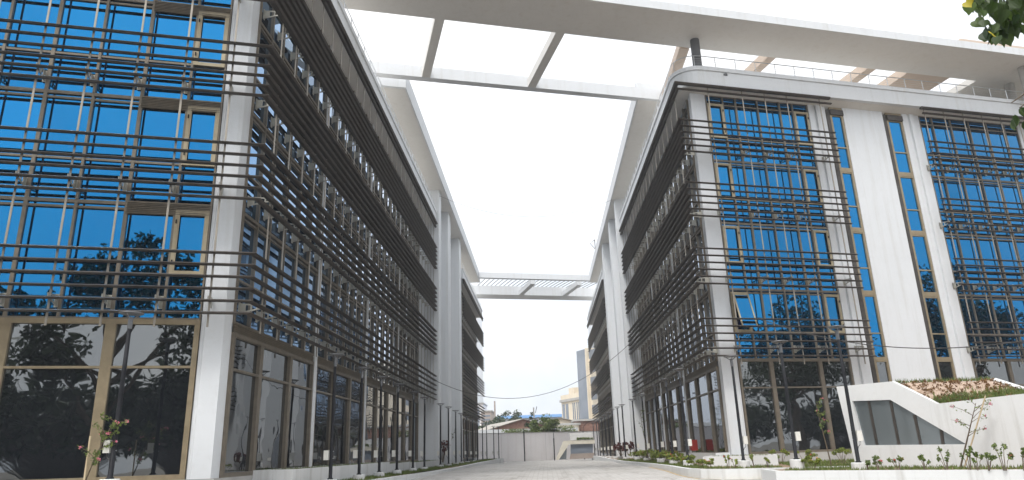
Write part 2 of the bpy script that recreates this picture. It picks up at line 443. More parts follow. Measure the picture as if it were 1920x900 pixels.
    for z in BANDS:
        mb = MB()
        for k in range(6):
            blade(mb, [(P(S,Ls,0),so*KS),(mit,mo),(P(Fr,f1,0),fo)], z + k*PITCH)
        Lb = mb.build('louvre_band', LOUVRE, B)
        for u in fronts['rods'][0]:
            place_bracket(Fr,u+.05,GF-.06,z+.45,BR_FRONT,Lb)
        u = 1.3
        while u < Ls-.2:
            place_bracket(S,u+.05,GS-.08,z+.45,BR_STREET,Lb); u += 1.42
        for q, (a, b) in enumerate(front_sets[1:]):
            mb = MB()
            for k in range(6): blade(mb, [(P(Fr,a,0),fo),(P(Fr,b,0),fo)], z + k*PITCH)
            Lb = mb.build('louvre_band', LOUVRE, B)
            for u in fronts['rods'][q+1]: place_bracket(Fr,u+.05,GF-.06,z+.45,BR_FRONT,Lb)
    mb = MB()
    blade(mb, [(P(S,Ls,-.02),so),(corner(-.02,-.02),mo1),(P(Fr,f1,-.02),fo)], 20.24, .15, .085)
    blade(mb, [(P(S,Ls,.02),so),(corner(.02,.02),mo1),(P(Fr,f1+.1,.02),fo)], 19.92, .10, .05)
    mb.build('top_louvre', LOUVRE, B)
    for a, b in front_sets[1:]:
        mb = MB(); blade(mb, [(P(Fr,a,-.02),fo),(P(Fr,b,-.02),fo)], 20.24, .15, .085)
        blade(mb, [(P(Fr,a+.1,.02),fo),(P(Fr,b,.02),fo)], 19.92, .10, .05); mb.build('top_louvre', LOUVRE, B)
    for rs in fronts['rods']:
        for u in rs:
            m_ = MB(); m_.box(Fr,u-.03,u+.03,.10,.13,4.72,20.2); m_.build('hanger_rod', ROD, B)
    u = 1.3
    while u < Ls-.2:
        m_ = MB(); m_.box(S,u-.03,u+.03,.10,.13,4.72,20.2); m_.build('hanger_rod', ROD, B); u += 1.42
    # eaves: soffit, fascia with a rounded corner and a lip, roof deck
    def eaves(off, r_):
        c = corner(off, off); arc = round_corner(c, S.d, Fr.d, r_)
        return [P(S,Ls+.2,off)] + arc + [P(Fr,Lf,off)]
    def band(name_, o0, o1, z0, z1, r0, mat):
        a, b = eaves(o0, r0), eaves(o1, max(.3,r0-(o1-o0)))
        m_ = MB()
        for (p,q),(p2,q2) in zip(zip(a,a[1:]), zip(b,b[1:])):
            m_.add([(*p,z0),(*q,z0),(*q2,z0),(*p2,z0),(*p,z1),(*q,z1),(*q2,z1),(*p2,z1)],
                   [(0,1,2,3),(4,5,6,7),(0,1,5,4),(2,3,7,6)])
        for p, q, flip in ((a[0],b[0],0),(a[-1],b[-1],1)):
            m_.add([(*p,z0),(*q,z0),(*q,z1),(*p,z1)], [(0,1,2,3)])
        return m_.build(name_, mat, B, fix=True)
    band('fascia', .03, .30, 20.36, 21.26, 1.25, WHITE)
    band('coping', -.04, .32, 21.26, 21.50, 1.32, WHITE)
    sa, sb = eaves(.302, 1.0), eaves(1.35, .25)
    m_ = MB()
    for (p,q),(p2,q2) in zip(zip(sa,sa[1:]), zip(sb,sb[1:])):
        m_.add([(*p,20.362),(*q,20.362),(*q2,19.86),(*p2,19.86)], [(0,1,2,3)])
    m_.build('soffit', SOFFIT, B, fix=False)
    c = corner(.30,.30); arc = round_corner(c, S.d, Fr.d, 1.0)
    poly = [P(S,Ls+.2,.30)] + arc + [P(Fr,Lf,.30)]
    poly = poly + [P(Fr,Lf,.30) + S.d*(Ls-1)]
    mb = MB(); mb.prism(poly, 20.37, 21.22); mb.build('roof_deck', SOFFIT, B)
    # railing
    a = eaves(.14, 1.12)
    dist = [0]
    for p, q in zip(a, a[1:]): dist.append(dist[-1] + (q-p).length)
    def at(d_):
        for k in range(len(a)-1):
            if d_ <= dist[k+1]: return a[k].lerp(a[k+1], (d_-dist[k])/(dist[k+1]-dist[k]))
        return a[-1]
    pts = []
    d_ = 0
    while d_ < dist[-1]: pts.append(at(d_)); d_ += .35
    mb = MB(); mb.tube([(*p,22.25) for p in pts], .026, 6); 
    rail = mb.build('railing', STEEL, B)
    for zz in (21.64,21.78,21.92,22.06):
        mb = MB(); mb.tube([(*p,zz) for p in pts], .007, 4); mb.build('railing_wire', STEEL, rail)
    d_ = .4; pm = None
    while d_ < dist[-1]:
        p = at(d_)
        if pm is None:
            m_ = MB(); m_.tube([(0,0,21.5),(0,0,22.24)], .021, 6); pm = m_.mesh('railing_post', STEEL)
        link('railing_post', pm, rail, Matrix.Translation((*p,0))); d_ += 1.3
    return B, S, Fr, P, corner

ordinal = ['first','second','third','fourth','fifth','sixth','seventh','eighth','ninth','tenth','eleventh','twelfth','thirteenth','fourteenth','fifteenth','sixteenth']
rod_l = [1.13,2.59,4.02,5.42,6.8,8.2,9.6]
LB, LS, LF, LP, Lc = office('office_building', 'near glass office block with the bronze louvres wrapping its corner, nearest the camera', (-8.85,20.4), (-8.87,57.9), -d2,
    [(0,10.4)], 37.4, [9.1,17.7,26.2], [3.35,6.25,11.95,14.8,20.55,23.4,28.9,31.6,34.2], 1.05, 38.5,
    dict(corner=(.72,1.42), flutes=[(9.75,10.9)], walls=[(10.9,25.5)],
         upper=[[1.45,2.53,3.95,5.37,6.75,8.15,9.7]], ground=[[1.45,3.92,6.68,9.7]], casements=[(1.5,2.50)], grilles=[(1.5,3.93)], slots=[], rods=[rod_l]), -1, None)
rod_r = [1.95,4.1,5.55,7.0,9.2]
RB, RS, RF, RP, Rc = office('office_building', 'glass office block behind the white wedge shelter, its eaves rounded at the corner', (8.1,35.0), (7.75,62.4), d2,
    [(0,9.8),(16.3,26.2)], 27.4, [9.9,18.4], [4.0,7.0,12.8,15.6,21.2,24.0,26.7], 1.7, 29,
    dict(corner=(1.4,2.12), flutes=[(8.87,10.05),(15.52,16.78)], walls=[(11.26,14.08)],
         upper=[[2.15,3.22,4.05,5.46,6.94,7.80,8.85],[16.8,17.75,19.15,20.55,21.95,23.35,24.4]],
         ground=[[2.15,4.05,6.97,8.85],[16.8,19.3,21.9,24.4]], casements=[(2.2,3.19),(7.84,8.80)], grilles=[],
         gfw=.11, gfm=BRONZED, slots=[(10.08,11.24),(14.10,15.5)], rods=[rod_r,[16.6,18.05,19.5,20.95,22.4,23.85,25.3]]), 1, None)
mb = MB(); mb.box(RF,24.42,25.3,.74,1.2,.405,20.146); mb.build('column', WHITE, RB)
mb = MB(); mb.box(RF,25.3,25.9,.75,1.2,.405,20.146); mb.build('wall_panel', WHITE, RB)

# one sash on the first floor stands open, hinged at its top; a drain spout in the fascia
def tilted(u, v, z): return RF(u, v-.10-(8.45-z)*.28, z)
mb = MB()
for a in ((2.24,2.32,6.6,8.45),(3.07,3.15,6.6,8.45),(2.32,3.07,6.6,6.68),(2.32,3.07,8.37,8.45)): mb.box(tilted,a[0],a[1],.70,.74,a[2],a[3])
sash = mb.build('open_sash', GOLD, RB)
mb = MB(); mb.box(tilted,2.31,3.08,.715,.725,6.67,8.38); mb.build('pane', BLUEGLASS, sash)
p = RF(3.15,.03,21.12); mb = MB(); mb.lathe([(.12,-.05),(.12,.05)], p, 12); mb.build('drain_spout', DARKCOL, RB)
# service cores with the tall fins that carry the roof frame
def core(B, side, xf, fins, xw, yend, doorY):
    x0, x1 = sorted((xw, xw + side*12))
    mb = MB(); mb.box(W,x0,x1,fins[0][0]+.4,yend,-.7,23.4); mb.build('stair_core', WHITE, B)
    for y0, y1 in fins:
        for (a, b, dx) in ((y0,y0+.55*(y1-y0),0),(y0+.55*(y1-y0)+.002,y1,-.16)):
            xa = xf + side*(-dx)
            p, q = sorted((xa, xw - side*.002)); m_ = MB(); m_.box(W,p,q,a,b,-.7,23.49); m_.build('fin', WHITE, B)
    dx = xf + side*.02
    f = fins[2]
    m_ = MB(); p, q = sorted((xw-side*.02, xw-side*.06)); m_.box(W,p,q,doorY,doorY+1.1,-.1,3.4); m_.build('door', GREYG, B)
core(LB, -1, -8.66, [(58.0,60.6),(64.0,67.2),(72.9,76.2)], -9.75, 78.3, 70.5)
core(RB, 1, 7.44, [(62.5,64.2),(68.6,71.2),(77.4,80.4)], 8.6, 81.5, 74.5)

# rear blocks beyond the cores
def rear(label, x, y0, y1, side, group=None):
    F = frame((x,y0), (0,1), (side,0)); L = y1-y0
    B = thing('office_building', label, 'office building', (x+side*6,(y0+y1)/2,-.5))
    mb = MB(); mb.box(F,0,L,1.0,18,-.7,20.13); mb.build('wall', WHITE, B)
    n = round((L-2)/2.84); w = (L-2)/n
    for k in range(n):
        a, b = 1+k*w, 1+(k+1)*w
        window(F,a,b,.88,.2,ZS[0]-.2,B,'ground_floor_window',rails=(3.5,),fw=.13,gm=CLEARGLASS,depth=.12)
        for q in range(4): window(F,a,b,.88,ZS[q],ZS[q+1],B,rails=(ZS[q]+1.42,ZS[q]+3.5),mulls=[(a+b)/2])
    for z in BANDS:
        mb = MB()
        for k in range(6): blade(mb, [(Vector(F(.2,0,0)[:2]),Vector((-side*1.4,0))),(Vector(F(L+1.2,0,0)[:2]),Vector((-side*1.4,0)))], z+k*PITCH)
        Lb = mb.build('louvre_band', LOUVRE, B)
        u = 1.3
        while u < L: place_bracket(F,u,.80,z+.45,BR_STREET,Lb); u += 1.42
    mb = MB()
    for z, r_, h in ((20.24,.15,.085),(19.92,.10,.05)): blade(mb, [(Vector(F(.2,-.02,0)[:2]),Vector((-side,0))),(Vector(F(L+.6,-.02,0)[:2]),Vector((-side,0)))], z, r_, h)
    mb.build('top_louvre', LOUVRE, B)
    u = 1.3
    while u < L+1.2:
        m_ = MB(); m_.box(F,u-.03,u+.03,.10,.13,4.72,20.2); m_.build('hanger_rod', ROD, B); u += 1.42
    mb = MB(); mb.box(F,.2,L+.4,.03,.3,20.36,21.26); mb.build('fascia', WHITE, B)
    mb = MB(); mb.box(F,.2,L+.42,-.04,.32,21.262,21.5); mb.build('coping', WHITE, B)
    mb = MB(); mb.box(F,.2,L+.3,.302,18,20.365,21.22); mb.build('roof_deck', SOFFIT, B)
    mb = MB(); mb.tube([F(.4,.14,22.25),F(L+.2,.14,22.25)], .026, 6); rail = mb.build('railing', STEEL, B)
    u = .6
    while u < L+.3:
        m_ = MB(); m_.tube([F(u,.14,21.5),F(u,.14,22.24)], .021, 6); m_.build('railing_post', STEEL, rail); u += 1.3
    return B
rear('rear office block past the white fins, ending just before the blue shed roof', -8.87, 78.4, 103.6, -1)
rear('rear office block past the white fins, in front of the cream apartment building', 7.6, 81.6, 114.0, 1)

# ------------------------------------------------------------------ concrete roof frame spanning the street
RFm = thing('roof_canopy', 'white concrete roof frame that bridges the street on top of the two near office blocks', 'roof canopy', (0,40,23.5))
FF = frame((0,30.64), d2, n2)          # near edge of the front slab passes through (0,30.64)
ZB = 23.5
mb = MB(); mb.box(FF,-26,36.5,0,3.2,ZB,ZB+.46); mb.build('front_slab', SOFFIT, RFm)
mb = MB(); mb.box(FF,-26,36.5,-.03,-.002,ZB-.02,ZB+.47); mb.build('slab_edge', WHITE, RFm)
# beam across the street, ribs
VB0 = 9.45
mb = MB(); mb.box(FF,-6.7,9.9,VB0,VB0+.5,ZB,ZB+.78); mb.build('cross_beam', WHITE, RFm)
mb = MB(); mb.box(FF,9.9,34,VB0,VB0+.5,ZB,ZB+.78); mb.build('cross_beam', WHITE, RFm)
mb = MB(); mb.box(FF,-26,-6.7,VB0,VB0+.5,ZB,ZB+.78); mb.build('cross_beam', WHITE, RFm)
def ucoord(x, y):
    return (Vector((x,y))-FF.C).dot(FF.d)
for x, y, w in ((-4.85,32.7,.52),(1.75,34.6,.52),(14.82,38.3,.55),(21.7,40.4,.6),(-12.5,30.4,.52)):
    u = ucoord(x,y); mb = MB(); mb.box(FF,u-w/2,u+w/2,3.202,VB0-.002,ZB+.004,ZB+.6); mb.build('rib', SOFFIT if x < 5 else TAN, RFm)  # ribs past the street carry the warm bounce in their colour
mb = MB(); mb.prism([(8.9,36.72),(9.5,36.9),(9.5,43.3),(8.9,43.1)], ZB+.004, ZB+.6); mb.build('rib', TAN, RFm)
u0, u1 = ucoord(24.25,41.3), ucoord(27.4,42.3)
mb = MB(); mb.box(FF,u0,u1,3.202,VB0-.002,ZB+.004,ZB+.6); mb.build('roof_panel', TAN, RFm)
u2 = ucoord(29.45,42.9)
mb = MB(); mb.box(FF,u2,u2+9,3.202,VB0+6,ZB+.002,ZB+.46); mb.build('roof_panel', SOFFIT, RFm)
mb = MB(); mb.box(FF,28.55,u2+9,1.0,1.3,ZB+.463,ZB+1.43); mb.build('parapet', TAN, RFm)
# side slabs over the fins
mb = MB(); mb.prism([(-8.06,39.7),(-8.24,94.2),(-11.4,94.0),(-11.4,38.7)], ZB+.006, ZB+1.2); mb.build('side_slab', WHITE, RFm)
mb = MB(); mb.prism([(7.11,42.7),(7.07,96.9),(10.3,97.6),(10.3,43.6)], ZB+.006, ZB+1.2); mb.build('side_slab', WHITE, RFm)
for poly in ([(-8.16,39.9),(-8.34,94.0),(-11.38,93.8),(-11.38,38.9)], [(7.21,42.9),(7.17,96.7),(10.28,97.4),(10.28,43.8)]):
    mb = MB(); mb.prism(poly, ZB-.012, ZB+.003); mb.build('soffit', SOFFIT, RFm)
mb = MB(); mb.tube([(9.62,35.95,21.2),(9.62,35.95,ZB+.1)], .26, 20); mb.build('pier', DARKCOL, RFm, smooth=False)
# roof storey under the far end of the canopy
PH = thing('roof_lobby', 'small glazed roof lobby with round piers under the canopy', 'roof lobby', (*FF(u2+4,6,0)[:2],21.2))
for k, (du, dv, r_) in enumerate(((1.6,1.2,.32),(2.7,3.2,.28),(5.2,1.4,.32))):
    p = FF(u2+du,dv,0); mb = MB(); mb.tube([(p[0],p[1],21.2),(p[0],p[1],ZB-.002)], r_, 20); mb.build('pier', CONC, PH)
mb = MB(); mb.box(FF,u2+.4,u2+8.5,6.2,6.5,21.2,ZB-.002); mb.build('wall', DARKCOL, PH)
mb = MB(); mb.box(FF,u2+.6,u2+2.2,4.0,4.08,21.25,22.75); w_ = mb.build('window', GREYG, PH)
mb = MB(); mb.box(FF,u2+.7,u2+2.1,3.96,3.995,21.35,22.65); mb.build('pane', BLUEGLASS, w_)
# ------------------------------------------------------------------ far bridge
FBr = thing('footbridge_pergola', 'white concrete pergola bridging the far end of the street with thin bars', 'pergola', (0,98,23.5))
mb = MB(); mb.prism([(-8.2,91.2),(7.07,95.6),(7.07,96.3),(-8.2,91.9)], 23.5, 24.25); mb.build('beam', WHITE, FBr)
q0, q1 = atz(887,551,23.5), atz(1118,556.5,23.5)
a0, a1 = (q0.x-.6,q0.y), (q1.x+.6,q1.y)
dd = (Vector(a1)-Vector(a0)).normalized(); nn = Vector((-dd.y,dd.x))
FB = frame(a0, dd, nn); LBm = (Vector(a1)-Vector(a0)).length
mb = MB(); mb.box(FB,0,LBm,0,3.0,23.5,24.85); mb.build('beam', WHITE, FBr)
for u in (8.0, 14.9):
    mb = MB(); mb.box(FB,u-.35,u+.35,-7.2,-.002,23.52,24.2); mb.build('rib', WHITE, FBr)
u = 1.4
while u < LBm-1.5:
    mb = MB(); mb.hexa([FB(u-.025,-8.6,24.27),FB(u+.025,-8.6,24.27),FB(u+.025,.3,24.86),FB(u-.025,.3,24.86),FB(u-.025,-8.6,24.36),FB(u+.025,-8.6,24.36),FB(u+.025,.3,24.95),FB(u-.025,.3,24.95)]); mb.build('bar', DARKCOL, FBr)
    u += .66

# ------------------------------------------------------------------ kerbs, planting beds, planters
def strip_wall(name, label, cat, pts, w, z1, zb, mat):
    mb = MB(); pts = [Vector(p) for p in pts]; L_, R_ = [], []
    for k, p in enumerate(pts):
        d = (pts[min(k+1,len(pts)-1)]-pts[max(k-1,0)]).normalized(); n = Vector((-d.y,d.x))
        L_.append(p+n*w/2); R_.append(p-n*w/2)
    n_ = len(pts); vs = []
    for k in range(n_):
        vs += [(*L_[k],zb),(*R_[k],zb),(*R_[k],z1),(*L_[k],z1)]
    fs = [(0,1,2,3),tuple((n_-1)*4+j for j in (3,2,1,0))]
    for k in range(n_-1):
        for j in range(4): fs.append((k*4+j,k*4+(j+1)%4,(k+1)*4+(j+1)%4,(k+1)*4+j))
    mb.add(vs, fs); return tag(mb.build(name, mat), label, cat)
kr = [(6.2,100),(5.95,80),(5.45,62),(5.3,52),(5.8,41),(5.88,35.5),(5.72,31.5),(5.75,29.8),(6.0,28.6),(6.6,27.95),(7.4,27.7),(8.2,27.6),(11,27.2)]
strip_wall('kerb_wall','low white kerb wall curving round the flower bed on the shelter side of the street','kerb',kr,.22,.02,-.7,WHITE2)
strip_wall('kerb_wall','low white kerb wall running in front of the white wedge shelter','kerb',[(7.9,27.2),(7.75,25.1),(10.1,23.2),(13,20.65),(18,16.3)],.22,.0,-.7,WHITE2)
kl = [(-6.45,100),(-6.46,74),(-6.05,50),(-6.28,40),(-6.97,29.3),(-7.4,24),(-8.2,18)]
strip_wall('kerb_wall','wide white kerb along the street in front of the nearest block','kerb',kl,.34,-.02,-.7,WHITE2)
kp = [Vector(p) for p in kr if p[1] < 45][:8]; mb = MB()
for a, b in zip(kp, kp[1:]):
    n_ = Vector((-(b-a).y,(b-a).x)).normalized(); n_ = n_ if n_.x < 0 else -n_
    mb.add([(*(a+n_*.13),gz(a.y)+.006),(*(b+n_*.13),gz(b.y)+.006),(*(b+n_*.24),gz(b.y)+.006),(*(a+n_*.24),gz(a.y)+.006)], [(0,1,2,3)])
tag(mb.build('kerb_marking', mix2('ochre_line', (.42,.30,.14), (.52,.40,.22), 2.5, .8, 0)), kind='structure')
mb = MB(); mb.add([(*p,-.03) for p in kl] + [(-9.9,100.0,-.03),(-9.9,18.0,-.03)], [tuple(range(len(kl)+2))])
tag(mb.build('planting_bed', SOIL), kind='structure')
kq = kr + [(11.5,24.0),(13.5,24.0),(30,30),(30,42),(9.2,36.2),(8.9,62),(9.2,100)]
mb = MB(); bed = kr[:] + [(9.0,26.8),(7.9,27.2),(7.75,25.1),(10.1,23.2),(13,20.65),(18,16.3),(34,24),(34,42.6),(9.2,36.0),(8.9,62),(9.0,100)]
# triangulate the bed as a few quads
def quad(*p): return [(*q,-.035) for q in p]
mb.add(quad((5.3,52),(5.8,41),(9.0,41),(8.9,62),(5.5,62)), [(0,1,2,3,4)])
mb.add(quad((5.5,62),(8.9,62),(9.2,100),(6.2,100)), [(0,1,2,3)])
mb.add(quad((5.8,41),(5.88,35.5),(5.72,31.5),(5.75,29.8),(6,28.6),(6.6,27.95),(9,27.6),(9.3,41)), [tuple(range(8))])
mb.add(quad((9,27.6),(7.9,27.2),(7.75,25.1),(10.1,23.2),(13,20.65),(18,16.3),(36,24),(36,43.4),(9.3,36.2)), [tuple(range(9))])
tag(mb.build('planting_bed', SOIL), kind='structure')
def planter(label, poly, z1, zb=-.7, rim=.13, group='white planters along the facades'):
    T = thing('planter', label, 'planter', (poly[0][0],poly[0][1],zb), group)
    c = sum((Vector(p) for p in poly), Vector((0,0)))/len(poly)
    inner = [Vector(p) + (c-Vector(p)).normalized()*rim*1.5 for p in poly]
    n = len(poly); mb = MB()
    vs = [(*p,zb) for p in poly] + [(*p,z1) for p in poly] + [(*p,z1) for p in inner] + [(*p,z1-.12) for p in inner]
    fs = []
    for k in range(n):
        j = (k+1)%n
        fs += [(k,j,n+j,n+k),(n+k,n+j,2*n+j,2*n+k),(2*n+k,2*n+j,3*n+j,3*n+k)]
    mb.add(vs, fs); mb.build('trough', WHITE2, T)
    mb = MB(); mb.add([(*p,z1-.07) for p in inner], [tuple(range(n))]); mb.build('soil', SOIL, T)
    return T
planter('long white planter under the nearest block with grass on top', [(-8.35,23.7),(-8.35,38.4),(-9.72,38.4),(-9.72,23.7)], .55)
planter('short white planter in the middle of the three beside the nearest block', [(-8.55,38.9),(-8.55,45.4),(-9.72,45.4),(-9.72,38.9)], .45)
planter('white planter ending at the fins beside the nearest block', [(-8.3,45.9),(-8.3,57.4),(-9.72,57.4),(-9.72,45.9)], .42)
planter('small white planter round the foot of the corner column of the shelter side block', [(7.1,33.64),(10.1,32.5),(10.85,35.4),(8.0,36.0)], .40)
planter('long white planter below the street glazing of the shelter side block', [(8.3,36.3),(9.0,36.3),(8.55,61),(7.85,61)], .52)
planter('low white planter block at the far end near the boundary wall', [(-8.4,98.5),(-6.0,98.5),(-6.0,101),(-8.4,101)], .02)

# ------------------------------------------------------------------ lamp posts
H = 4.3
def make_lamp(side):
    T = bpy.data.objects.new('lamp_post', None); COL.objects.link(T)
    m = MB(); m.lathe([(.24,-.75),(.24,.0),(.225,.02)], n=20); local('footing', m, WHITE2, T)
    m = MB(); m.lathe([(.10,.0),(.10,.05),(.065,.07),(.058,H*.55),(.05,H-.42)], n=12); pole = local('pole', m, BLACK, T, True)
    m = MB(); m.lathe([(.05,H-.43),(.062,H-.41),(.062,H-.12),(.05,H-.10)], n=12)
    for k in range(3):
        a = 2*math.pi*k/3+.5; c, s_ = math.cos(a), math.sin(a)
        m.tube([(c*.04,s_*.04,H-.16),(c*.16,s_*.16,H-.07),(c*.24,s_*.24,H-.02)], .018, 6)
    local('lamp_neck', m, LGREY, T, False)
    m = MB(); m.lathe([(.06,H-.03),(.28,H-.024),(.315,H-.010),(.31,H+.004),(.20,H+.026),(.05,H+.036)], n=24); local('lamp_head', m, LGREY, T, False)
    m = MB(); x = side*.17
    m.hexa([(x-.085,-.06,.66),(x+.085,-.06,.66),(x+.085,.06,.66),(x-.085,.06,.66),(x-.085,-.06,.98),(x+.085,-.06,.98),(x+.085,.06,.98),(x-.085,.06,.98)])
    jb = local('junction_box', m, BOXW, T)
    m = MB()
    for z in (.70,.93): m.box(W, *sorted((-side*.075, side*.09)), -.012,.012,z,z+.025)
    c = local('clamp', m, STEEL, jb)
    m = MB(); m.tube([(x,0,.66),(x-side*.02,.0,.55),(x-side*.08,0,.5),(side*.05,0,.4)], .012, 6); local('wire', m, CABLE, jb)
    return T
protos = {}
def lamp(x, y, z, side, label, group, tall=1.0):
    if side not in protos: protos[side] = o = make_lamp(side)
    else: o = copy_tree(protos[side])
    o.location = (x,y,z); o.scale = (1,1,tall); tag(o, label, 'lamp post', group); return o
lamp(-11.15,18.24,.51,-1,'lone black lamp post in front of the bronze framed shopfront of the nearest block','street lamps')
Llist = [(-7.49,25.02,.14),(-7.64,29.43,.16),(-7.68,33.16,.15),(-7.62,36.78,.15),(-7.73,41.79,.13),(-7.73,45.74,.1),(-7.66,52.24,.1),(-7.58,55.97,.09),(-7.66,61.16,.1),(-7.8,66.28,.11),
         (-7.9,72,.08),(-7.9,77.5,.05),(-7.9,83,.02),(-7.8,88.5,0),(-7.7,93.5,-.02),(-7.2,99.2,-.02),(-6.6,100.3,-.02)]
Rlist = [(8.11,30.61,.23),(6.66,34.93,.22),(6.77,39.62,.2),(6.75,43.72,.2),(6.9,50.85,.16),(6.84,56.0,.2),(6.59,61.56,.14),(6.56,65.25,.16),(6.37,68.28,.14),(6.4,73.5,.1),(6.5,79,.08),(6.5,84,.05),(6.5,89,.02),(6.6,94,0),(6.5,99,-.02)]
nord = lambda k: ordinal[k] if k < len(ordinal) else 'last'
for k, (x,y,z) in enumerate(Llist):
    lamp(x,y,z,-1,f'black lamp post, {nord(k)} from the camera in the row along the nearest block', 'street lamps')
for k, (x,y,z) in enumerate(Rlist):
    lamp(x,y,z,1,f'black lamp post, {nord(k)} from the camera in the row on the shelter side kerb', 'street lamps')
lamp(10.42,25.02,.17,1,'tall black lamp post standing before the white wedge shelter','street lamps', 1.07)
lamp(9.03,26.94,.29,1,'black lamp post between the flower bed and the dark shopfront of the shelter side block','street lamps')

# ------------------------------------------------------------------ wedge shelter over the basement stair
P0 = atz(1605,868,.12); e = Vector((math.cos(R(-52)), math.sin(R(-52))))
nin = Vector((-e.y, e.x));  nin = nin if nin.y > 0 else -nin
def pl(px, py): return onplane(px, py, P0, e)
A, Bp, Cp, Dp = pl(1568,725), pl(1672,715), pl(1757,757), pl(1930,737)
O1, O2, O3, O4 = pl(1598,752), pl(1669,749.5), pl(1812,833), pl(1620,835)
down = lambda p, z=-.3: Vector((p.x,p.y,z))
BL = P0.copy(); BL.z = -.3
SH = thing('wedge_shelter', 'white concrete wedge shelter with a triangular window and a planted sloping roof', 'shelter', (P0.x,P0.y,0))
off = Vector((nin.x,nin.y,0))*.3
def slab(polys, t, name, mat, parent):
    mb = MB()
    for poly in polys:
        n = len(poly); mb.add([tuple(p) for p in poly] + [tuple(p+t) for p in poly], [tuple(range(n)), tuple(range(n,2*n))[::-1]] + [(i_,(i_+1)%n,n+(i_+1)%n,n+i_) for i_ in range(n)])
    return mb.build(name, mat, parent, fix=True)
far_ = Dp + (Dp-Cp)*.35
slab([[A,O1,O4,BL],[A,Bp,O2,O1],[Bp,Cp,O3,O2],[O3,Cp,Dp,down(Dp),down(O3)],[O4,O3,down(O3),BL],[Dp,far_,down(far_),down(Dp)]], off, 'front_wall', WHITE2, SH)
g = slab([[O1,O2,O3,O4]], off*.05, 'window', GREYGLASS, SH); g.matrix_basis = Matrix.Translation(off*.35)
for px0,py0,px1,py1 in ((1626,752,1642,834),(1667,751,1683,834),(1712,778,1724,834),(1762,806,1766,834)):
    a, b = pl(px0,py0)+off*.25, pl(px1,py1)+off*.25; wv = Vector((e.x,e.y,0))*.045; tv = off*.2
    mb = MB(); mb.hexa([b-wv,b+wv,b+wv+tv,b-wv+tv,a-wv,a+wv,a+wv+tv,a-wv+tv]); mb.build('mullion', LOUVRE, SH)
Fq = atz(1862,712.5,3.0); Gq = Bp + Vector((nin.x,nin.y,0))*1.2; Gq.z = Fq.z-.05
# soil roof: bilinear sheet dished between the copings
mb = MB(); grid = []
e1, e2, e3, e4 = Bp+off*.9-Vector((0,0,.04)), Cp+off*.9-Vector((0,0,.05)), Dp+off*.6-Vector((0,0,.03)), Fq.copy()
for i_ in range(15):
    row = []
    for j_ in range(15):
        s_, t_ = i_/14, j_/14
        p = (e1*(1-s_)+e2*s_)*(1-t_) + (e4*(1-s_)+e3*s_)*t_
        p = p + Vector((0,0,random.uniform(-.03,.03) + .10*math.sin(math.pi*t_)*math.sin(math.pi*s_)))
        row.append(tuple(p))
    grid.append(row)
mb.sheet(grid); soil = mb.build('roof_soil', ROOFSOIL, SH, fix=False)
def bar(a, b, w, h, name, mat, parent):
    a, b = Vector(a), Vector(b); d = (b-a).normalized(); sd = d.cross(Vector((0,0,1))).normalized()*w/2; up = Vector((0,0,h))
    mb = MB(); mb.hexa([a-sd,a+sd,b+sd,b-sd,a-sd+up,a+sd+up,b+sd+up,b-sd+up]); return mb.build(name, mat, parent)
bar(Fq+Vector((0,0,-.25)), Dp+off+Vector((0,0,-.25)), .22, .32, 'coping', WHITE2, SH)
mb = MB(); mb.hexa([Bp+off*.99-Vector((0,0,2.9)), Fq-Vector((0,0,3.4)), Fq+off-Vector((0,0,3.4)), Gq+off-Vector((0,0,2.9)), Bp+off*.99-Vector((0,0,.1)), Fq-Vector((0,0,.1)), Fq+off-Vector((0,0,.1)), Gq+off-Vector((0,0,.1))])
mb.build('rear_wall', WHITE2, SH)

# ------------------------------------------------------------------ plants
def leafquad(mb, c, size, mi=0, flat=.5, asp=.55):
    n = Vector((random.gauss(0,1),random.gauss(0,1),random.gauss(0,1)+flat)).normalized()
    a = n.cross(Vector((random.gauss(0,1),random.gauss(0,1),random.gauss(0,1)))).normalized(); b = n.cross(a)
    l, w = size*.5, size*.5*asp
    mb.add([c-a*l, c+b*w-a*l*.1, c+a*l, c-b*w-a*l*.1], [(0,1,2,3)], mi)
def blob(r3):
    while True:
        v = Vector((random.uniform(-1,1),random.uniform(-1,1),random.uniform(-1,1)))
        if v.length < 1: return Vector((v.x*r3[0],v.y*r3[1],v.z*r3[2]))
def shrub(loc, w, h, n, leaf, flower, label, cat='shrub', group=None, name='shrub', lsize=.09, nfl=6, fsize=.07):
    T = thing(name, label, cat, loc, group); L = Vector(loc)
    mb = MB(); st = MB(); clumps = []
    for k in range(max(4,int(w*h*14))):
        a = random.uniform(0,6.28); r_ = w*.5*math.sqrt(random.random())
        tip = L + Vector((r_*math.cos(a), r_*math.sin(a), h*random.uniform(.45,1)))
        clumps.append(tip); st.tube([L+Vector((r_*.2*math.cos(a),r_*.2*math.sin(a),-.05)), L.lerp(tip,.55)+Vector((0,0,.05*h)), tip], [.012,.009,.004], 5)
    for k in range(n):
        c = random.choice(clumps) + blob((w*.14,w*.14,h*.17)); leafquad(mb, c, lsize*random.uniform(.6,1.3))
    mb.build('foliage', leaf, T, fix=False); st.build('stem', BARK, T)
    if flower:
        for k in range(nfl):
            fb = MB()
            c = random.choice(clumps) + Vector((random.uniform(-.05,.05),random.uniform(-.05,.05),random.uniform(.02,.08)))
            for q in range(9): leafquad(fb, c+blob((fsize*.6,fsize*.6,fsize*.45)), fsize*.7, 0, 1.5, .8)
            fb.build('flower', flower, T, fix=False)
    return T
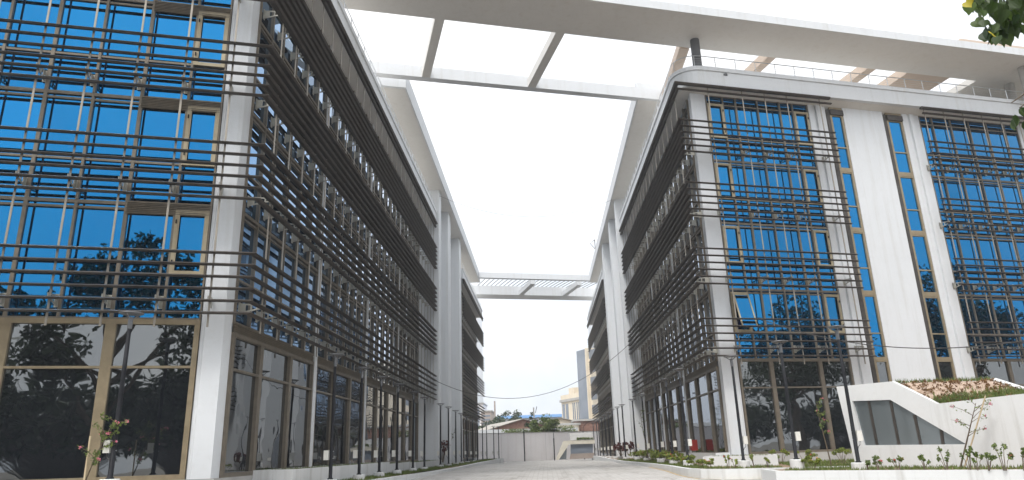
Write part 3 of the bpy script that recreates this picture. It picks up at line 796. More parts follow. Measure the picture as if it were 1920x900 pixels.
def sapling(loc, h, lean, leaf, flower, label, stake=None, nb=7, spread=.45, group=None, nl=26, start=.45):
    T = thing('sapling', label, 'sapling', loc, group); L = Vector(loc)
    tr = MB(); lf = MB(); fl = MB()
    top = L + Vector((lean[0],lean[1],h)); mid = L.lerp(top,.5) + Vector((random.uniform(-.05,.05),0,0))
    tr.tube([L-Vector((0,0,.1)), mid, top], [.028,.02,.008], 6)
    for k in range(nb):
        t = start + (1-start)*(k+.5)/nb; p = (L.lerp(mid,t*2) if t < .5 else mid.lerp(top,t*2-1))
        a = random.uniform(0,6.28); q = p + Vector((spread*math.cos(a),spread*math.sin(a)*.6,random.uniform(.05,.4)))*random.uniform(.5,1.1)
        tr.tube([p, p.lerp(q,.5)+Vector((0,0,.04)), q], [.01,.007,.003], 4)
        for m_ in range(nl):
            leafquad(lf, p.lerp(q, random.uniform(.3,1.05)) + blob((.09,.09,.08)), random.uniform(.05,.10))
        if flower and k % 2 == 0:
            fl = MB()
            for m_ in range(10): leafquad(fl, q + blob((.06,.06,.05)), .06, 0, 1, .85)
            fl.build('flower', flower, T, fix=False)
    tr.build('trunk', BARK, T); lf.build('foliage', leaf, T, fix=False)
    if stake:
        mb = MB(); a = L + Vector((stake[0],stake[1],-.1)); b = L + Vector(stake[2:5]); mb.tube([a,b], .022, 6)
        s_ = mb.build('stake', STAKE); tag(s_, 'pale stake tied beside the ' + label, 'stake', 'plant stakes')
    return T
def gp(px, py, z): return tuple(atz(px, py, z))
# shelter-side bed
for k, (px,py,w,h,n,nf,lab) in enumerate(((1205,860,1.6,.8,520,2,'green shrub in the flower bed nearest the fins'),(1225,864,1.5,.8,560,4,'green shrub in the flower bed behind the second hedge clump'),
      (1243,866,1.3,.75,520,7,'leafy red flowered shrub in the middle of the hedge along the street kerb'),(1263,869,1.1,.65,460,9,'low shrub thick with red blooms beside the lamp footing'),
      (1285,873,.9,.55,380,8,'bushy red flowered shrub at the bend of the white kerb wall'),(1308,876,.9,.4,360,2,'low yellowish shrub before the small white planter'))):
    shrub(gp(px,py,.0), w*1.3, h*.82, int(n*1.7), LEAFL, FLR, lab, group='flowering shrubs in the shelter side bed', nfl=nf+2, lsize=.13, fsize=.10)
for k, (px,py,h,lab) in enumerate(((1330,877,.35,'small yellow green plant at the foot of the small white planter'),(1367,877,.45,'thin plant with one red bloom before the small white planter'),
      (1378,877,.33,'dark stemmed plant with a red bloom beside the white lamp footing'),(1415,876,.5,'spindly bright green plant before the small white planter'),(1440,876,.4,'small plant with a pink bloom by the end of the small white planter'))):
    shrub(gp(px,py,.02), .35, h, 80, LEAFL, FLR if k != 0 and k != 3 else None, lab, group='young flowering plants', nfl=1, name='flowering_plant', cat='plant', fsize=.08)
for k, (px,py,w,h,fl,lab) in enumerate(((1465,868,.9,.55,FLR,'leafy shrub with red blooms beside the lamp box'),(1510,866,1.1,.5,FLR,'leafy shrub under the dark shopfront window'),(1500,877,.8,.35,FLO,'orange flowered shrub on the kerb before the shopfront'),
      (1525,878,.7,.32,FLO,'low orange and red flowered shrub by the young pink tree'),(1580,868,.9,.55,None,'green shrub against the corner of the wedge shelter'))):
    shrub(gp(px,py,.0), w, h, 380, LEAFL, fl, lab, group='shrubs before the dark shopfront', nfl=4)
for k, (px,w,h,fl,lab) in enumerate(((1625,.4,.3,None,'small green plant before the shelter by its lamp footing'),(1646,.5,.35,FLR,'plant with two red blooms under the triangular window'),(1685,.5,.4,FLR,'taller plant with two red blooms under the triangular window'),
      (1735,.35,.4,None,'small leafy plant under the tip of the triangular window'),(1775,.4,.55,None,'bushy green plant beside the staked pink sapling'),(1818,.3,.6,None,'slender green plant right of the staked pink sapling'),
      (1834,.4,.45,None,'dark green plant before the blank shelter wall'),(1852,.5,.4,None,'broad low plant before the blank shelter wall'),(1883,.5,.65,FLR,'tallest dark plant with a red bloom before the shelter wall'),(1917,.4,.5,None,'green plant at the picture edge before the shelter wall'))):
    shrub(gp(px,879,.03), w, h, 110, LEAF, fl, lab, group='plants before the wedge shelter', nfl=2, name='flowering_plant', cat='plant')
sapling(gp(1560,874,0), 2.3, (-.25,0), LEAF, FLP, 'young tree with pink blossom before the dark shopfront', nb=9, spread=.35, start=.5)
sapling(gp(1798,876,.0), 1.9, (.5,-.75), LEAF, FLP, 'pink flowered sapling before the blank shelter wall', stake=(.12,.0,.72,-.95,2.1), nb=10, spread=.6, nl=12)
sapling(gp(1381,860,.1), 2.6, (-.25,.1), LEAF, None, 'thin yellowish climber beside the corner column', nb=8, spread=.2, nl=8, start=.2)
sapling(gp(1215,853,.4), 2.9, (-.3,0), LEAF, None, 'thin bare sapling before the fins of the shelter side block', nb=7, spread=.35, nl=8)
sapling(gp(835,861,.35), 2.6, (.9,0), LEAFD, None, 'leaning sapling before the fins beyond the nearest block', stake=(-.6,0,.6,0,2.1), nb=5, spread=.3, nl=24, start=.7)
sapling((-11.75,18.1,.45), 1.55, (.55,.1), LEAF, FLP, 'flowering sapling beside the lamp post before the bronze framed shopfront', stake=(.05,-.05,.02,.0,1.15), nb=14, spread=.42, nl=30, start=.25)
shrub(gp(829,866,.2), 1.2, 1.6, 320, LEAFR, FLO, 'dark red croton bush in front of the near fins', group='red crotons', name='croton_bush', lsize=.22, nfl=2)
shrub(gp(866,858,.3), 1.7, 2.3, 420, LEAFR, None, 'tall dark red croton bush by the fins', group='red crotons', name='croton_bush', lsize=.26)
shrub(gp(1180,853,.3), 1.1, .95, 320, LEAFR, FLO, 'reddish croton bush in the long planter on the shelter side', group='red crotons', name='croton_bush', lsize=.22, nfl=1)
shrub(gp(1165,853,.3), 1.3, 1.0, 260, LEAFR, None, 'small dark croton bush beyond the shelter side fins', group='red crotons', name='croton_bush', lsize=.22)
for k, (px,py,lab) in enumerate(((597,893,'small yellowish plant at the foot of the long white planter'),(660,893,'tiny plant beside the second lamp footing'))):
    shrub(gp(px,py,.0), .25, .5 if k == 0 else .25, 40, LEAF, None, lab, group='weeds by the long planter', name='flowering_plant', cat='plant')
# grass: too many blades to count
def grass(polys, name, dens, hgt):
    mb = MB()
    for (p0, p1, p2, p3, z) in polys:
        p0, p1, p2, p3 = map(Vector, (p0,p1,p2,p3)); area = ((p1-p0).length+(p2-p3).length)/2*((p3-p0).length+(p2-p1).length)/2
        for k in range(int(area*dens)):
            s_, t_ = random.random(), random.random(); p = (p0*(1-s_)+p1*s_)*(1-t_) + (p3*(1-s_)+p2*s_)*t_
            h = hgt*random.uniform(.4,1.2); a = random.uniform(0,6.28); w = .018; l = h*.5
            c, s2 = math.cos(a), math.sin(a)
            mb.add([(p.x-c*w,p.y-s2*w,z),(p.x+c*w,p.y+s2*w,z),(p.x+random.uniform(-l,l),p.y+random.uniform(-l,l),z+h)], [(0,1,2)])
    return tag(mb.build(name, GRASS, fix=False), kind='stuff')
grass([((-7.2,24),(-8.3,24),(-8.3,57),(-6.4,57),-.03),((-6.4,57),(-8.3,57),(-8.3,96),(-6.6,96),-.03),
       ((-8.5,23.9),(-9.6,23.9),(-9.6,38.2),(-8.5,38.2),.48),((-8.7,39),(-9.6,39),(-9.6,45.2),(-8.7,45.2),.38),((-8.45,46.1),(-9.6,46.1),(-9.6,57.2),(-8.45,57.2),.35),
       ((6.0,30.5),(7.2,33),(8.2,60),(5.6,60),-.03),((6.2,28.8),(9,28),(9.6,32),(6.4,32),-.03),((9.2,28),(8,25.4),(18,17),(22,22),-.03),((9.5,27.5),(13,26.5),(17,38),(11,36.2),-.03),
       ((7.4,33.8),(9.9,32.9),(10.5,35.2),(8.2,35.7),.33)], 'grass', 75, .11)
mb = MB(); mg = MB()
for k in range(210):
    s_, t_ = random.random(), random.random(); p = (e1*(1-s_)+e2*s_)*(1-t_) + (e4*(1-s_)+e3*s_)*t_ + Vector((0,0,.05+.10*math.sin(math.pi*t_)*math.sin(math.pi*s_)))
    for q in range(7): leafquad(mb, p + blob((.06,.06,.05)), .09)
for k in range(2600):
    s_ = 1-abs(random.gauss(0,.13)); t_ = random.random(); s_ = max(0,min(1,s_))
    if k < 500: s_ = abs(random.gauss(0,.03))
    p = (e1*(1-s_)+e2*s_)*(1-t_) + (e4*(1-s_)+e3*s_)*t_ + Vector((0,0,.0+.10*math.sin(math.pi*t_)*math.sin(math.pi*s_)))
    h = random.uniform(.06,.2); a = random.uniform(0,6.28)
    mg.add([p+Vector((-.015*math.cos(a),-.015*math.sin(a),0)), p+Vector((.015*math.cos(a),.015*math.sin(a),0)), p+Vector((random.uniform(-.07,.07),random.uniform(-.07,.07),h))], [(0,1,2)])
o = mb.build('ground_cover', DRYP, SH, fix=False); o['kind'] = 'stuff'
o = mg.build('roof_grass', GRASS, SH, fix=False); o['kind'] = 'stuff'

# ------------------------------------------------------------------ fire hose cabinet, cables, aerial
T = thing('hose_cabinet', 'red fire hose cabinet standing on the long shelter side planter', 'hose cabinet', (8.55,42.6,.5))
mb = MB(); mb.box(W,8.35,8.7,42.3,42.85,.62,1.22); mb.build('cabinet', REDP, T)
mb = MB(); mb.box(W,8.315,8.348,42.34,42.81,.67,1.17); mb.build('door', REDP, T)
for y in (42.4,42.75): 
    mb = MB(); mb.tube([(8.55,y,.42),(8.55,y,.63)], .025, 6); mb.build('leg', STEEL, T)
def sagline(name, label, a, b, sag, r_=.02):
    a, b = Vector(a), Vector(b); pts = [a.lerp(b,t/30) - Vector((0,0,sag*4*(t/30)*(1-t/30))) for t in range(31)]
    mb = MB(); mb.tube(pts, r_, 6); tag(mb.build(name, CABLE), label, 'cable', 'cables strung over the street')
sagline('cable','thin cable strung high between the fins of the two blocks', (-8.66,58.2,23.0), (7.44,62.7,23.6), 1.9, .012)
sagline('cable','drooping cable crossing the street at first floor level', atY(817,714,57.8), atY(1189,636,62.4), 3.0, .022)
q1 = onplane(1426,598,(8.1,35.0),d2); q2 = atY(2010,622,26)
sagline('cable','cable sagging in front of the shelter side block above the wedge shelter', q1, q2, 1.0, .022)
T = thing('aerial', 'small rusty metal aerial on the edge of the roof frame', 'aerial', (7.3,86,24.7))
mb = MB(); mb.tube([(7.3,86,24.7),(7.3,86,26.6)], .05, 6); mb.build('mast', LOUVRE, T)
mb = MB(); mb.tube([(7.3,86,25.3),(6.7,86,26.1),(7.3,86,26.55)], .04, 5); mb.build('arm', LOUVRE, T)

# ------------------------------------------------------------------ far end: boundary wall, houses, shed, apartment block
WL = frame((-40,98.5), (Vector((3.56,115.8))-Vector((-7.35,110.6))).normalized(), (0,1))
w0 = Vector((-7.35,110.6)); wd = (Vector((3.56,115.8))-w0).normalized(); WF = frame(w0, wd, (-wd.y,wd.x))
BW = thing('boundary_wall', 'tall pinkish boundary wall closing the far end of the street', 'wall', (*w0,-.6))
mb = MB(); mb.box(WF,-25,32,0,.25,-.8,3.55); mb.build('wall', WALLP, BW)
mb = MB(); mb.box(WF,-25,32,-.05,.30,3.552,3.64); mb.build('coping', CONC, BW)
u = -22
while u < 30: 
    mb = MB(); mb.box(WF,u,u+.03,-.012,-.002,-.7,3.54); mb.build('joint', CONC, BW); u += 7.5
def curved_lamp(px, py, pty, lab, dx):
    y_ = 108.0
    for _ in range(6): b = atY(px, py, y_); y_ = 110.6 + .4766*(b.x+7.35) - 1.6
    h = (py-pty)/FPX*b.y; b.z = -.66
    T = thing('lamp_post', lab, 'lamp post', tuple(b), 'swan neck lamps by the boundary wall')
    mb = MB(); mb.tube([b, b+Vector((0,0,h*.72))], .09, 8); mb.build('pole', BLACK, T)
    t = b+Vector((0,0,h*.72)); mb = MB(); mb.tube([t, t+Vector((.1*dx,0,h*.14)), t+Vector((.8*dx,0,h*.25)), t+Vector((2.2*dx,0,h*.30))], .05, 6); mb.build('arm', BLACK, T)
    mb = MB(); mb.lathe([(.05,.1),(.28,0),(.25,-.05)], t+Vector((2.3*dx,0,h*.30)), 10); mb.build('lamp_head', LGREY, T)
curved_lamp(984,864,790,'dark swan neck lamp post centred before the boundary wall',1)
curved_lamp(1040,861,808,'straight dark post before the boundary wall beside the far shelter',.15)
curved_lamp(1096,858,792,'dark swan neck lamp post behind the far shelter',1)
# far shelter, a smaller twin of the wedge shelter
FS = thing('wedge_shelter', 'far wedge shelter with a slanted cream leg, dark opening and green roof edge', 'shelter', tuple(atY(1050,862,96)))
def fp(px, py, y=96): return atY(px, py, y)
t_ = Vector((0,.5,0))
slab([[fp(1042,862),fp(1048,862),fp(1067,833),fp(1066,826),fp(1056,827)],[fp(1066,826),fp(1067,833),fp(1115,832),fp(1115,824)]], t_, 'front_wall', CREAMW, FS)
slab([[fp(1048,862),fp(1062,861),fp(1063,834),fp(1058,842)]], t_*.2, 'side_window', GREYGLASS, FS).matrix_basis = Matrix.Translation((0,.2,0))
slab([[fp(1070,851),fp(1112,849),fp(1112,832),fp(1070,833)]], t_*.2, 'window', GREYG, FS).matrix_basis = Matrix.Translation((0,.3,0))
slab([[fp(1068,861),fp(1114,859),fp(1114,849),fp(1070,851)]], t_, 'base_wall', BROWNB, FS)
mb = MB()
for k in range(500): leafquad(mb, fp(random.uniform(1082,1112),random.uniform(821,825)) + Vector((0,random.uniform(0,2),0)), .35)
o = mb.build('roof_grass', GRASS, FS, fix=False); o['kind'] = 'stuff'
mb = MB(); a, b = fp(1070,827), fp(1114,825); mb.hexa([a,b,b+Vector((0,4,1)),a+Vector((0,4,1)),a+Vector((0,0,.1)),b+Vector((0,0,.1)),b+Vector((0,4,1.1)),a+Vector((0,4,1.1))]); mb.build('roof', CONC, FS)

def gable_house(label, xc, y, w, depth, eave, ridge, wallm, roofm, rot=0):
    T = thing('brick_house', label, 'house', (xc,y,-.7))
    def F(u, v, z): 
        c, s_ = math.cos(rot), math.sin(rot); return (xc+u*c-v*s_, y+u*s_+v*c, z)
    mb = MB(); h = w/2
    vs = [F(-h,0,-.7),F(h,0,-.7),F(h,0,eave),F(0,0,ridge),F(-h,0,eave)]; vs2 = [F(-h,depth,-.7),F(h,depth,-.7),F(h,depth,eave),F(0,depth,ridge),F(-h,depth,eave)]
    mb.add(vs+vs2, [(0,1,2,3,4),(5,6,7,8,9)[::-1],(0,1,6,5),(1,2,7,6),(4,0,5,9)]); mb.build('wall', wallm, T)
    mb = MB(); o = .5; sl = (ridge-eave)/h
    for sx in (-1,1):
        a = [F(0,-o,ridge+.06),F(sx*(h+o),-o,eave-sl*o+.06),F(sx*(h+o),depth+o,eave-sl*o+.06),F(0,depth+o,ridge+.06)]
        mb.hexa([*a, *[(p[0],p[1],p[2]+.12) for p in a]])
    mb.build('roof', roofm, T)
    return T
def z_at(py, px, y): return atY(px, py, y).z
y = 140; p = atY(980,790,y)
gable_house('brick gabled house with a grey sheet roof behind the boundary wall', p.x, y, 13.5, 30, z_at(805,980,y), z_at(786.5,980,y), BRICK, SHEET, R(18))
y = 150; p = atY(1049,790,y)
gable_house('smaller plastered gabled house beside the cream apartment building', p.x, y, 12, 26, z_at(797,1049,y), z_at(784.5,1049,y), CREAMB, SHEET, R(10))
def simple_building(name, label, cat, F, L, D, z1, mat, roof=True):
    T = thing(name, label, cat, (*F(L/2,D/2,0)[:2],-.7)); mb = MB(); mb.box(F,0,L,0,D,-.7,z1); mb.build('wall', mat, T)
    if roof: mb = MB(); mb.box(F,-.3,L+.3,-.3,D+.3,z1,z1+.35); mb.build('roof', CONC, T)
    return T
# long low store right behind the wall
a = atY(893,806,122); b = atY(1079,803,126)
F = frame((a.x,a.y), (b.x-a.x,b.y-a.y), (0,1))
simple_building('store_shed','long low white roofed store just behind the boundary wall','shed',F,(Vector((b.x,b.y))-Vector((a.x,a.y))).length,4,z_at(811,985,122),BROWNB,False)
T = [o for o in COL.objects if o.name.startswith('store_shed')][0]
mb = MB(); mb.box(F,-.6,(Vector((b.x,b.y))-Vector((a.x,a.y))).length+.4,-.8,4.4,z_at(810,985,122),z_at(803.5,985,122)); mb.build('roof', WHITE, T)
# brick shed to the right
a = atY(1077,790,130); b = atY(1118,794,128); F = frame((a.x,a.y),(1,.05),(0,1))
simple_building('brick_shed','plain red brick shed behind the boundary wall below the apartment building','shed',F,9,9,a.z,BRICK)
a = atY(1060,795,127); F = frame((a.x-2.2,a.y),(1,.05),(0,1))
simple_building('store_shed','small plastered lean-to against the red brick shed','shed',F,4.6,6,a.z-.2,CREAMB)
# blue roofed factory shed
y = 230; a = atY(905,775,y); b = atY(1075,773,y)
T = thing('factory_shed','long factory shed with a bright blue roof in the distance','shed',((a.x+b.x)/2,y,-.7))
F = frame((a.x+5,y),(1,0),(0,1)); Lx = b.x-a.x
mb = MB(); mb.box(F,0,Lx,0,30,-.7,z_at(784,990,y)); mb.build('wall', WHITE, T)
mb = MB(); z0 = z_at(784,990,y); z1 = z_at(774,990,y); mb.add([F(-1,-1.5,z0),F(Lx,-1.5,z0),F(Lx,15,z1),F(-1,15,z1),F(Lx,32,z0),F(-1,32,z0)], [(0,1,2,3),(3,2,4,5),(0,3,5),(1,4,2)]); mb.build('roof', BLUEROOF, T)
# brown block and pale block at the left, mast
y = 210; a = atY(902,770,y); b = atY(921,770,y); F = frame((a.x,y),(1,0),(0,1))
B_ = simple_building('apartment_building','small brown block beyond the rear office block','apartment block',F,b.x-a.x,12,z_at(771.5,915,y),BROWNB)
for k in range(3):
    mb = MB(); zz = z_at(778+k*7,915,y); mb.box(F,.4,(b.x-a.x)*.9,-.06,.02,zz-.5,zz); mb.build('window', GREYG, B_)
y = 240; a = atY(893,700,y); b = atY(904.5,700,y); F = frame((a.x,y),(1,0),(0,1))
B_ = simple_building('apartment_building','pale tall block glimpsed past the end of the louvres','apartment block',F,b.x-a.x,15,z_at(757,900,y),WALLP)
mb = MB(); mb.box(F,(b.x-a.x)*.15,(b.x-a.x)*.4,-.06,.02,4,z_at(762,900,y)); mb.build('window', GREYG, B_)
y = 200; p = atY(928.5,800,y); mb = MB(); mb.tube([(p.x,y,-.7),(p.x,y,z_at(752,928,y))], .22, 8); tag(mb.build('mast', BROWNB), 'thin rusty mast rising above the dark trees', 'mast')
T = thing('utility_pole','grey concrete utility pole with a slanting stay beside the bush','utility pole',tuple(atY(1002,822,119)))
p = atY(1002.5,820,119); mb = MB(); mb.tube([(p.x,119,-.7),(p.x,119,z_at(764,1002,119))], [.17,.11], 8); mb.build('pole', CONC, T)
mb = MB(); q = atY(1006.5,762,119); mb.tube([tuple(atY(1004,774,119)),tuple(q)], .05, 5); mb.build('arm', BLACK, T)
# cream apartment building
y0 = 175; a = atY(1052,745,178); b = atY(1091,737,168); F = frame((a.x,a.y),(b.x-a.x,b.y-a.y),(.3,1)); F = frame((a.x,a.y),(b.x-a.x,b.y-a.y),(-(b.y-a.y),b.x-a.x))
Lw = (Vector((b.x,b.y))-Vector((a.x,a.y))).length; zt = a.z
AB = thing('apartment_building','cream apartment building with a grey glass stair tower behind the rear block','apartment block',(*F(4,4,0)[:2],-.7))
mb = MB(); mb.box(F,0,Lw+10,0,14,-.7,zt-1.3); mb.build('wall', CREAMB, AB)
mb = MB(); mb.box(F,-.35,Lw,-.35,14,zt-1.3,zt-.7); mb.build('cornice', CONC, AB)
mb = MB(); mb.box(F,-.1,Lw,-.1,13,zt-.7,zt+.4); mb.build('parapet', CREAMB, AB)
mb = MB(); mb.box(F,Lw*.30,Lw*.55,.5,5,zt+.4,zt+1.9); mb.build('roof_house', CREAMB, AB)
for u0, u1 in ((.05,.17),(.22,.34),(.55,.59),(.63,.67),(.73,.77),(.81,.85)):
    mb = MB(); mb.box(F,u0*Lw,u1*Lw,-.08,.02,2.5,zt-1.8); mb.build('window', GREYG, AB)
for k in range(4):
    mb = MB(); mb.box(F,Lw*.90,Lw*.995,-.08,.02,1.5+k*3.0,3.7+k*3.0); mb.build('window', GREYG, AB)
ztw = z_at(657,1097,166); Ltw = 4.4
mb = MB(); mb.box(F,Lw+.3,Lw+.3+Ltw,-1.0,4,-.7,ztw); tw = mb.build('stair_tower', GREYG, AB)
mb = MB(); mb.box(F,Lw+.25+Ltw,Lw+.55+Ltw,-1.1,4,-.7,ztw+.2); mb.build('tower_edge', CREAMB, AB)
for k in range(7):
    zz = 2.2 + k*3.1
    mb = MB(); mb.box(F,Lw+Ltw+.9,Lw+Ltw+3.6,-.45,.3,zz,zz+2.0); mb.build('window', GREYG, AB)
mb = MB(); mb.box(F,Lw+Ltw+.55,Lw+Ltw+8,-.4,10,-.7,ztw-2); mb.build('rear_wall', CREAMB, AB)

# ------------------------------------------------------------------ trees
def tree(label, loc, h, cw, leaf, n=1600, lsize=.5, trunk_h=.35, name='tree', group=None, crown_z=.62, ch=.36):
    T = thing(name, label, 'tree', loc, group); L = Vector(loc)
    tr = MB(); cl = []; top = L + Vector((random.uniform(-.4,.4),0,h*.72)); base = L - Vector((0,0,.3))
    r0 = h*.028; fork = L + Vector((0,0,h*trunk_h))
    tr.tube([base, L.lerp(fork,.5)+Vector((.08,0,0)), fork, top], [r0*1.3,r0,r0*.8,r0*.25], 9)
    for k in range(11):
        a = k*2.4 + random.uniform(-.3,.3); z = h*(trunk_h + (crown_z+ch*.7-trunk_h)*random.uniform(.25,1)); rr = cw*.5*random.uniform(.45,.98)
        tip = L + Vector((rr*math.cos(a), rr*math.sin(a), z)); st = fork.lerp(top, random.uniform(0,.7))
        m_ = st.lerp(tip,.5) + Vector((0,0,h*.03)); tr.tube([st,m_,tip], [r0*.45,r0*.28,r0*.09], 6)
        cl += [tip, m_.lerp(tip,.5), tip + Vector((random.uniform(-.5,.5),random.uniform(-.5,.5),random.uniform(0,.5)))*cw*.14]
    cl += [top + Vector((0,0,h*.12)), top + Vector((cw*.1,0,h*.2))]
    mb = MB()
    for c in cl:
        rr = cw*random.uniform(.10,.19)
        for k in range(n//len(cl)): leafquad(mb, c + blob((rr,rr,rr*.75)), lsize*random.uniform(.6,1.3), 0, .6, .6)
    mb.build('crown', leaf, T, fix=False); tr.build('trunk', BARK, T)
    return T
p = atY(1012,823,117); tree('bushy light green tree rising behind the boundary wall beside the utility pole', (p.x+.6,117.5,-.7), 7.3, 5.2, LEAF, 3200, .36, .3, crown_z=.6, ch=.3)
p = atY(995,823,118); tree('slim pale tree behind the boundary wall close to the utility pole', (p.x+.2,121,-.7), 8.2, 2.4, LEAFD, 900, .38, .3)
for k, (px,y,h,w,lab) in enumerate(((945,176,12.2,10,'broad dark green tree left of the brick gabled house'),(958,172,10.5,8,'dark tree touching the sheet roof of the brick house'),(928,168,9,8,'dark grey green tree below the thin mast'),(913,165,8,7,'dark tree beside the rear office block'),(905,158,7.5,6,'small dark tree at the end of the rear louvres'))):
    p = atY(px,830,y); tree(lab, (p.x,y,-.7), h*.95, w*.85, LEAFD, 1800, .6, .25, group='trees behind the boundary wall')
for k, (px,y,w,h,lab) in enumerate(((968,117,4.5,1.3,'yellow green creeper patch showing over the boundary wall'),(1053,119,5,1.6,'pale green bush over the boundary wall near the small gable'))):
    p = atY(px,812,y); shrub((p.x,y,3.0), w, h, 500, LEAF, None, lab, lsize=.3, group='bushes over the boundary wall')
# trees across the road behind the camera, mirrored in the glazing
rt = [(-13,-9,17.5,12),(-22,-6,15.5,11),(-5,-13,12,10),(-32,-10,12,12),(5,-16,11,10),(50,8,19,14),(62,2,20,14),(40,-2,14,12),(74,14,24,16),(30,-10,13,12),(58,22,20,13),(86,26,24,16),(17,-18,12,10)]
names_r = ['opposite the nearest shopfront','further along the road from the nearest shopfront','by the road straight behind the street','at the far end of the roadside row','on the verge by the crossing','facing the dark shopfront','facing the blank white wall panel','by the road bend','tallest of the roadside row','by the verge gap','facing the far glazing','last of the roadside row','beside the crossing']
for (x,y,h,w), nm in zip(rt, names_r):
    tree(f'leafy roadside tree {nm}, seen mirrored in the glass', (x,y,-.7), h, w, LEAFD, 5200, .5, .12, group='roadside trees mirrored in the glazing', ch=.42, crown_z=.55)
for k in range(9):  # thickets added unseen behind the camera to darken the ground-floor reflections
    x, y = [(-34,-15),(-24,-14),(-15,-15),(-6,-17),(4,-18),(36,-9),(47,-1),(58,8),(70,18)][k]
    shrub((x,y,-.7), 13, 6.3 if x < 0 else 5.4, 4200, LEAFD, None, f'tall dense thicket, {ordinal[k]} along the road, added unseen to darken the shopfront reflections', lsize=.65, group='unseen thickets added to darken the shopfronts', name='thicket', cat='thicket')
# overhanging branch with big heart shaped leaves
T = thing('overhanging_tree','near tree with heart shaped leaves hanging into the top corner of the view','tree',(13.2,7.4,-.7))
tk = MB(); tk.tube([(13.2,7.4,-.9),(13.0,7.5,2.5),(12.3,7.9,5.4),(11.2,8.3,7.6),(10.0,8.6,9.0)], [.26,.21,.17,.11,.05], 10)
b0 = Vector((11.2,8.3,7.6)); tips = [atY(1885,10,8.9),atY(1835,5,8.6),atY(1872,60,8.9),atY(1925,60,9.1),atY(1915,215,8.8),atY(1900,205,8.8)]
for t in tips:
    t = Vector(t); tk.tube([b0, b0.lerp(t,.5)+Vector((.15,0,.35)), t+Vector((0,0,.1))], [.05,.03,.008], 6)
tk.build('trunk', BARK, T)
def heart(mb, c, size, droop, mi=0):
    ax = Vector((random.uniform(-.5,.5),random.uniform(-.5,.5),-1)).normalized()      # tip hangs down
    sd = ax.cross(Vector((random.gauss(0,1),random.gauss(0,1),.2))).normalized(); nr = ax.cross(sd)
    pr = [(0,-.42),(.22,-.52),(.44,-.38),(.50,-.10),(.38,.16),(.18,.36),(0,.62)]
    L_ = [c + ax*(b*size) + sd*(a*size) + nr*(a*a*.5*size) for a, b in pr]
    R_ = [c + ax*(b*size) - sd*(a*size) + nr*(a*a*.5*size) for a, b in pr]
    vs = L_ + R_[1:-1]; n = len(pr)
    fs = [tuple(range(n)), tuple([0] + [n-1] + [n+k for k in range(n-3,-1,-1)])]
    mb.add(vs, fs, mi)
mb = MB(); my = MB()
reg = []
for k in range(170): reg.append((random.uniform(1816,1965), random.uniform(-45,26)))
for k in range(30): reg.append((random.uniform(1868,1910), random.uniform(20,60)))
for k in range(60): reg.append((random.gauss(1876,16), random.uniform(24,78)))
for k in range(26): reg.append((random.uniform(1890,1960), random.uniform(0,44)))
for k in range(9): reg.append((random.uniform(1896,1935), random.uniform(210,242)))
for k in range(420): reg.append((random.uniform(1935,2420), random.gauss(-90,110)))
for px, py in reg:
    if 1850 < px < 1864 and 26 < py < 46: continue
    heart(mb, atY(px,py,random.uniform(8.4,9.4) if px < 1960 else random.uniform(7.2,10.4)), random.uniform(.13,.19), 0)
for px, py in ((1815,8),(1818,3),(1862,64)): heart(my, atY(px,py,8.3), .12, 0)
mb.build('leaves', LEAFB, T, fix=False); my.build('yellow_leaves', LEAFY, T, fix=False)

# ------------------------------------------------------------------ hazy air
hm = bpy.data.materials.new('haze'); hm.use_nodes = True; hn = hm.node_tree; hn.nodes.remove(hn.nodes['Principled BSDF'])
pv = hn.nodes.new('ShaderNodeVolumePrincipled'); pv.inputs['Color'].default_value = (.93,.96,1,1); pv.inputs['Density'].default_value = .0008; pv.inputs['Anisotropy'].default_value = .2
hn.links.new(pv.outputs[0], hn.nodes['Material Output'].inputs['Volume'])
mb = MB(); mb.box(W,-130,170,-60,300,-2,34); tag(mb.build('haze', hm), kind='stuff')

# ------------------------------------------------------------------ light, sky, camera
SUN_EL, SUN_AZ = 58, 205      # azimuth: direction the light comes from, degrees clockwise from +Y
w = bpy.data.worlds.new('World'); SC.world = w; w.use_nodes = True; nt = w.node_tree
bg = nt.nodes['Background']; sky = nt.nodes.new('ShaderNodeTexSky'); sky.sky_type = 'NISHITA'; sky.sun_disc = False
sky.sun_elevation = R(SUN_EL); sky.sun_rotation = R(SUN_AZ); sky.air_density = 1.2; sky.dust_density = 6.0; sky.ozone_density = 1.0
hs = nt.nodes.new('ShaderNodeHueSaturation'); hs.inputs['Saturation'].default_value = .22
nt.links.new(sky.outputs['Color'], hs.inputs['Color'])
mxs = nt.nodes.new('ShaderNodeMix'); mxs.data_type = 'RGBA'; mxs.inputs['Factor'].default_value = .55
tc = nt.nodes.new('ShaderNodeTexCoord'); cn = nt.nodes.new('ShaderNodeTexNoise'); cn.inputs['Scale'].default_value = 2.2; cn.inputs['Detail'].default_value = 6; cn.inputs['Roughness'].default_value = .6
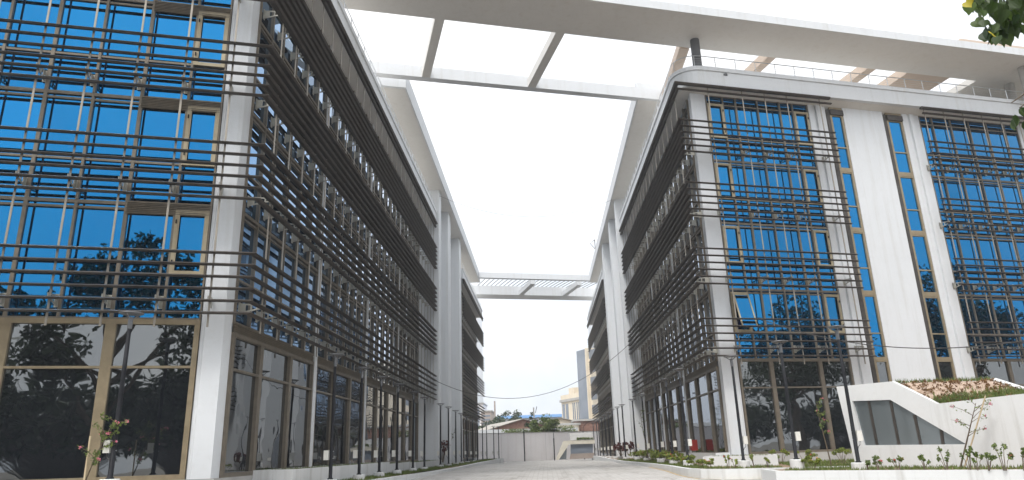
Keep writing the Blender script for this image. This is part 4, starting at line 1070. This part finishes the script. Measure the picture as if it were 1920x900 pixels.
nt.links.new(tc.outputs['Generated'], cn.inputs['Vector'])
cr = nt.nodes.new('ShaderNodeValToRGB'); cr.color_ramp.elements[0].position = .36; cr.color_ramp.elements[0].color = (.70,.76,.84,1); cr.color_ramp.elements[1].position = .62; cr.color_ramp.elements[1].color = (1,1,1,1)
nt.links.new(cn.outputs['Fac'], cr.inputs['Fac'])
sc_ = nt.nodes.new('ShaderNodeVectorMath'); sc_.operation = 'SCALE'; sc_.inputs['Scale'].default_value = 12.0
nt.links.new(cr.outputs['Color'], sc_.inputs[0]); nt.links.new(sc_.outputs['Vector'], mxs.inputs['B']); nt.links.new(hs.outputs['Color'], mxs.inputs['A'])
nt.links.new(mxs.outputs['Result'], bg.inputs['Color']); bg.inputs['Strength'].default_value = .10
sl = bpy.data.lights.new('Sun', 'SUN'); sl.energy = 1.25; sl.angle = R(14); sl.color = (1,.965,.92)
so_ = bpy.data.objects.new('Sun', sl); COL.objects.link(so_)
az = R(SUN_AZ); el = R(SUN_EL)
dirv = Vector((math.sin(az)*math.cos(el), math.cos(az)*math.cos(el), math.sin(el)))
so_.rotation_euler = dirv.to_track_quat('Z','Y').to_euler()
cd = bpy.data.cameras.new('Camera'); cam = bpy.data.objects.new('Camera', cd); COL.objects.link(cam); SC.camera = cam
cd.sensor_width = 36; cd.sensor_fit = 'HORIZONTAL'; cd.lens = FPX/1920*36; cd.clip_start = .05; cd.clip_end = 3000
right = Vector((_X.x,_Y.x,_Z.x)); up = -Vector((_X.y,_Y.y,_Z.y)); back = -Vector((_X.z,_Y.z,_Z.z))
M = Matrix(((right.x,up.x,back.x,EYE.x),(right.y,up.y,back.y,EYE.y),(right.z,up.z,back.z,EYE.z),(0,0,0,1)))
cam.matrix_world = M
vs_ = SC.view_settings; vs_.view_transform = 'Standard'; vs_.look = 'None'; vs_.exposure = .85; vs_.gamma = 1; vs_.use_curve_mapping = False
SC.render.resolution_x, SC.render.resolution_y = 1024, 480
SC.cycles.max_bounces = 8
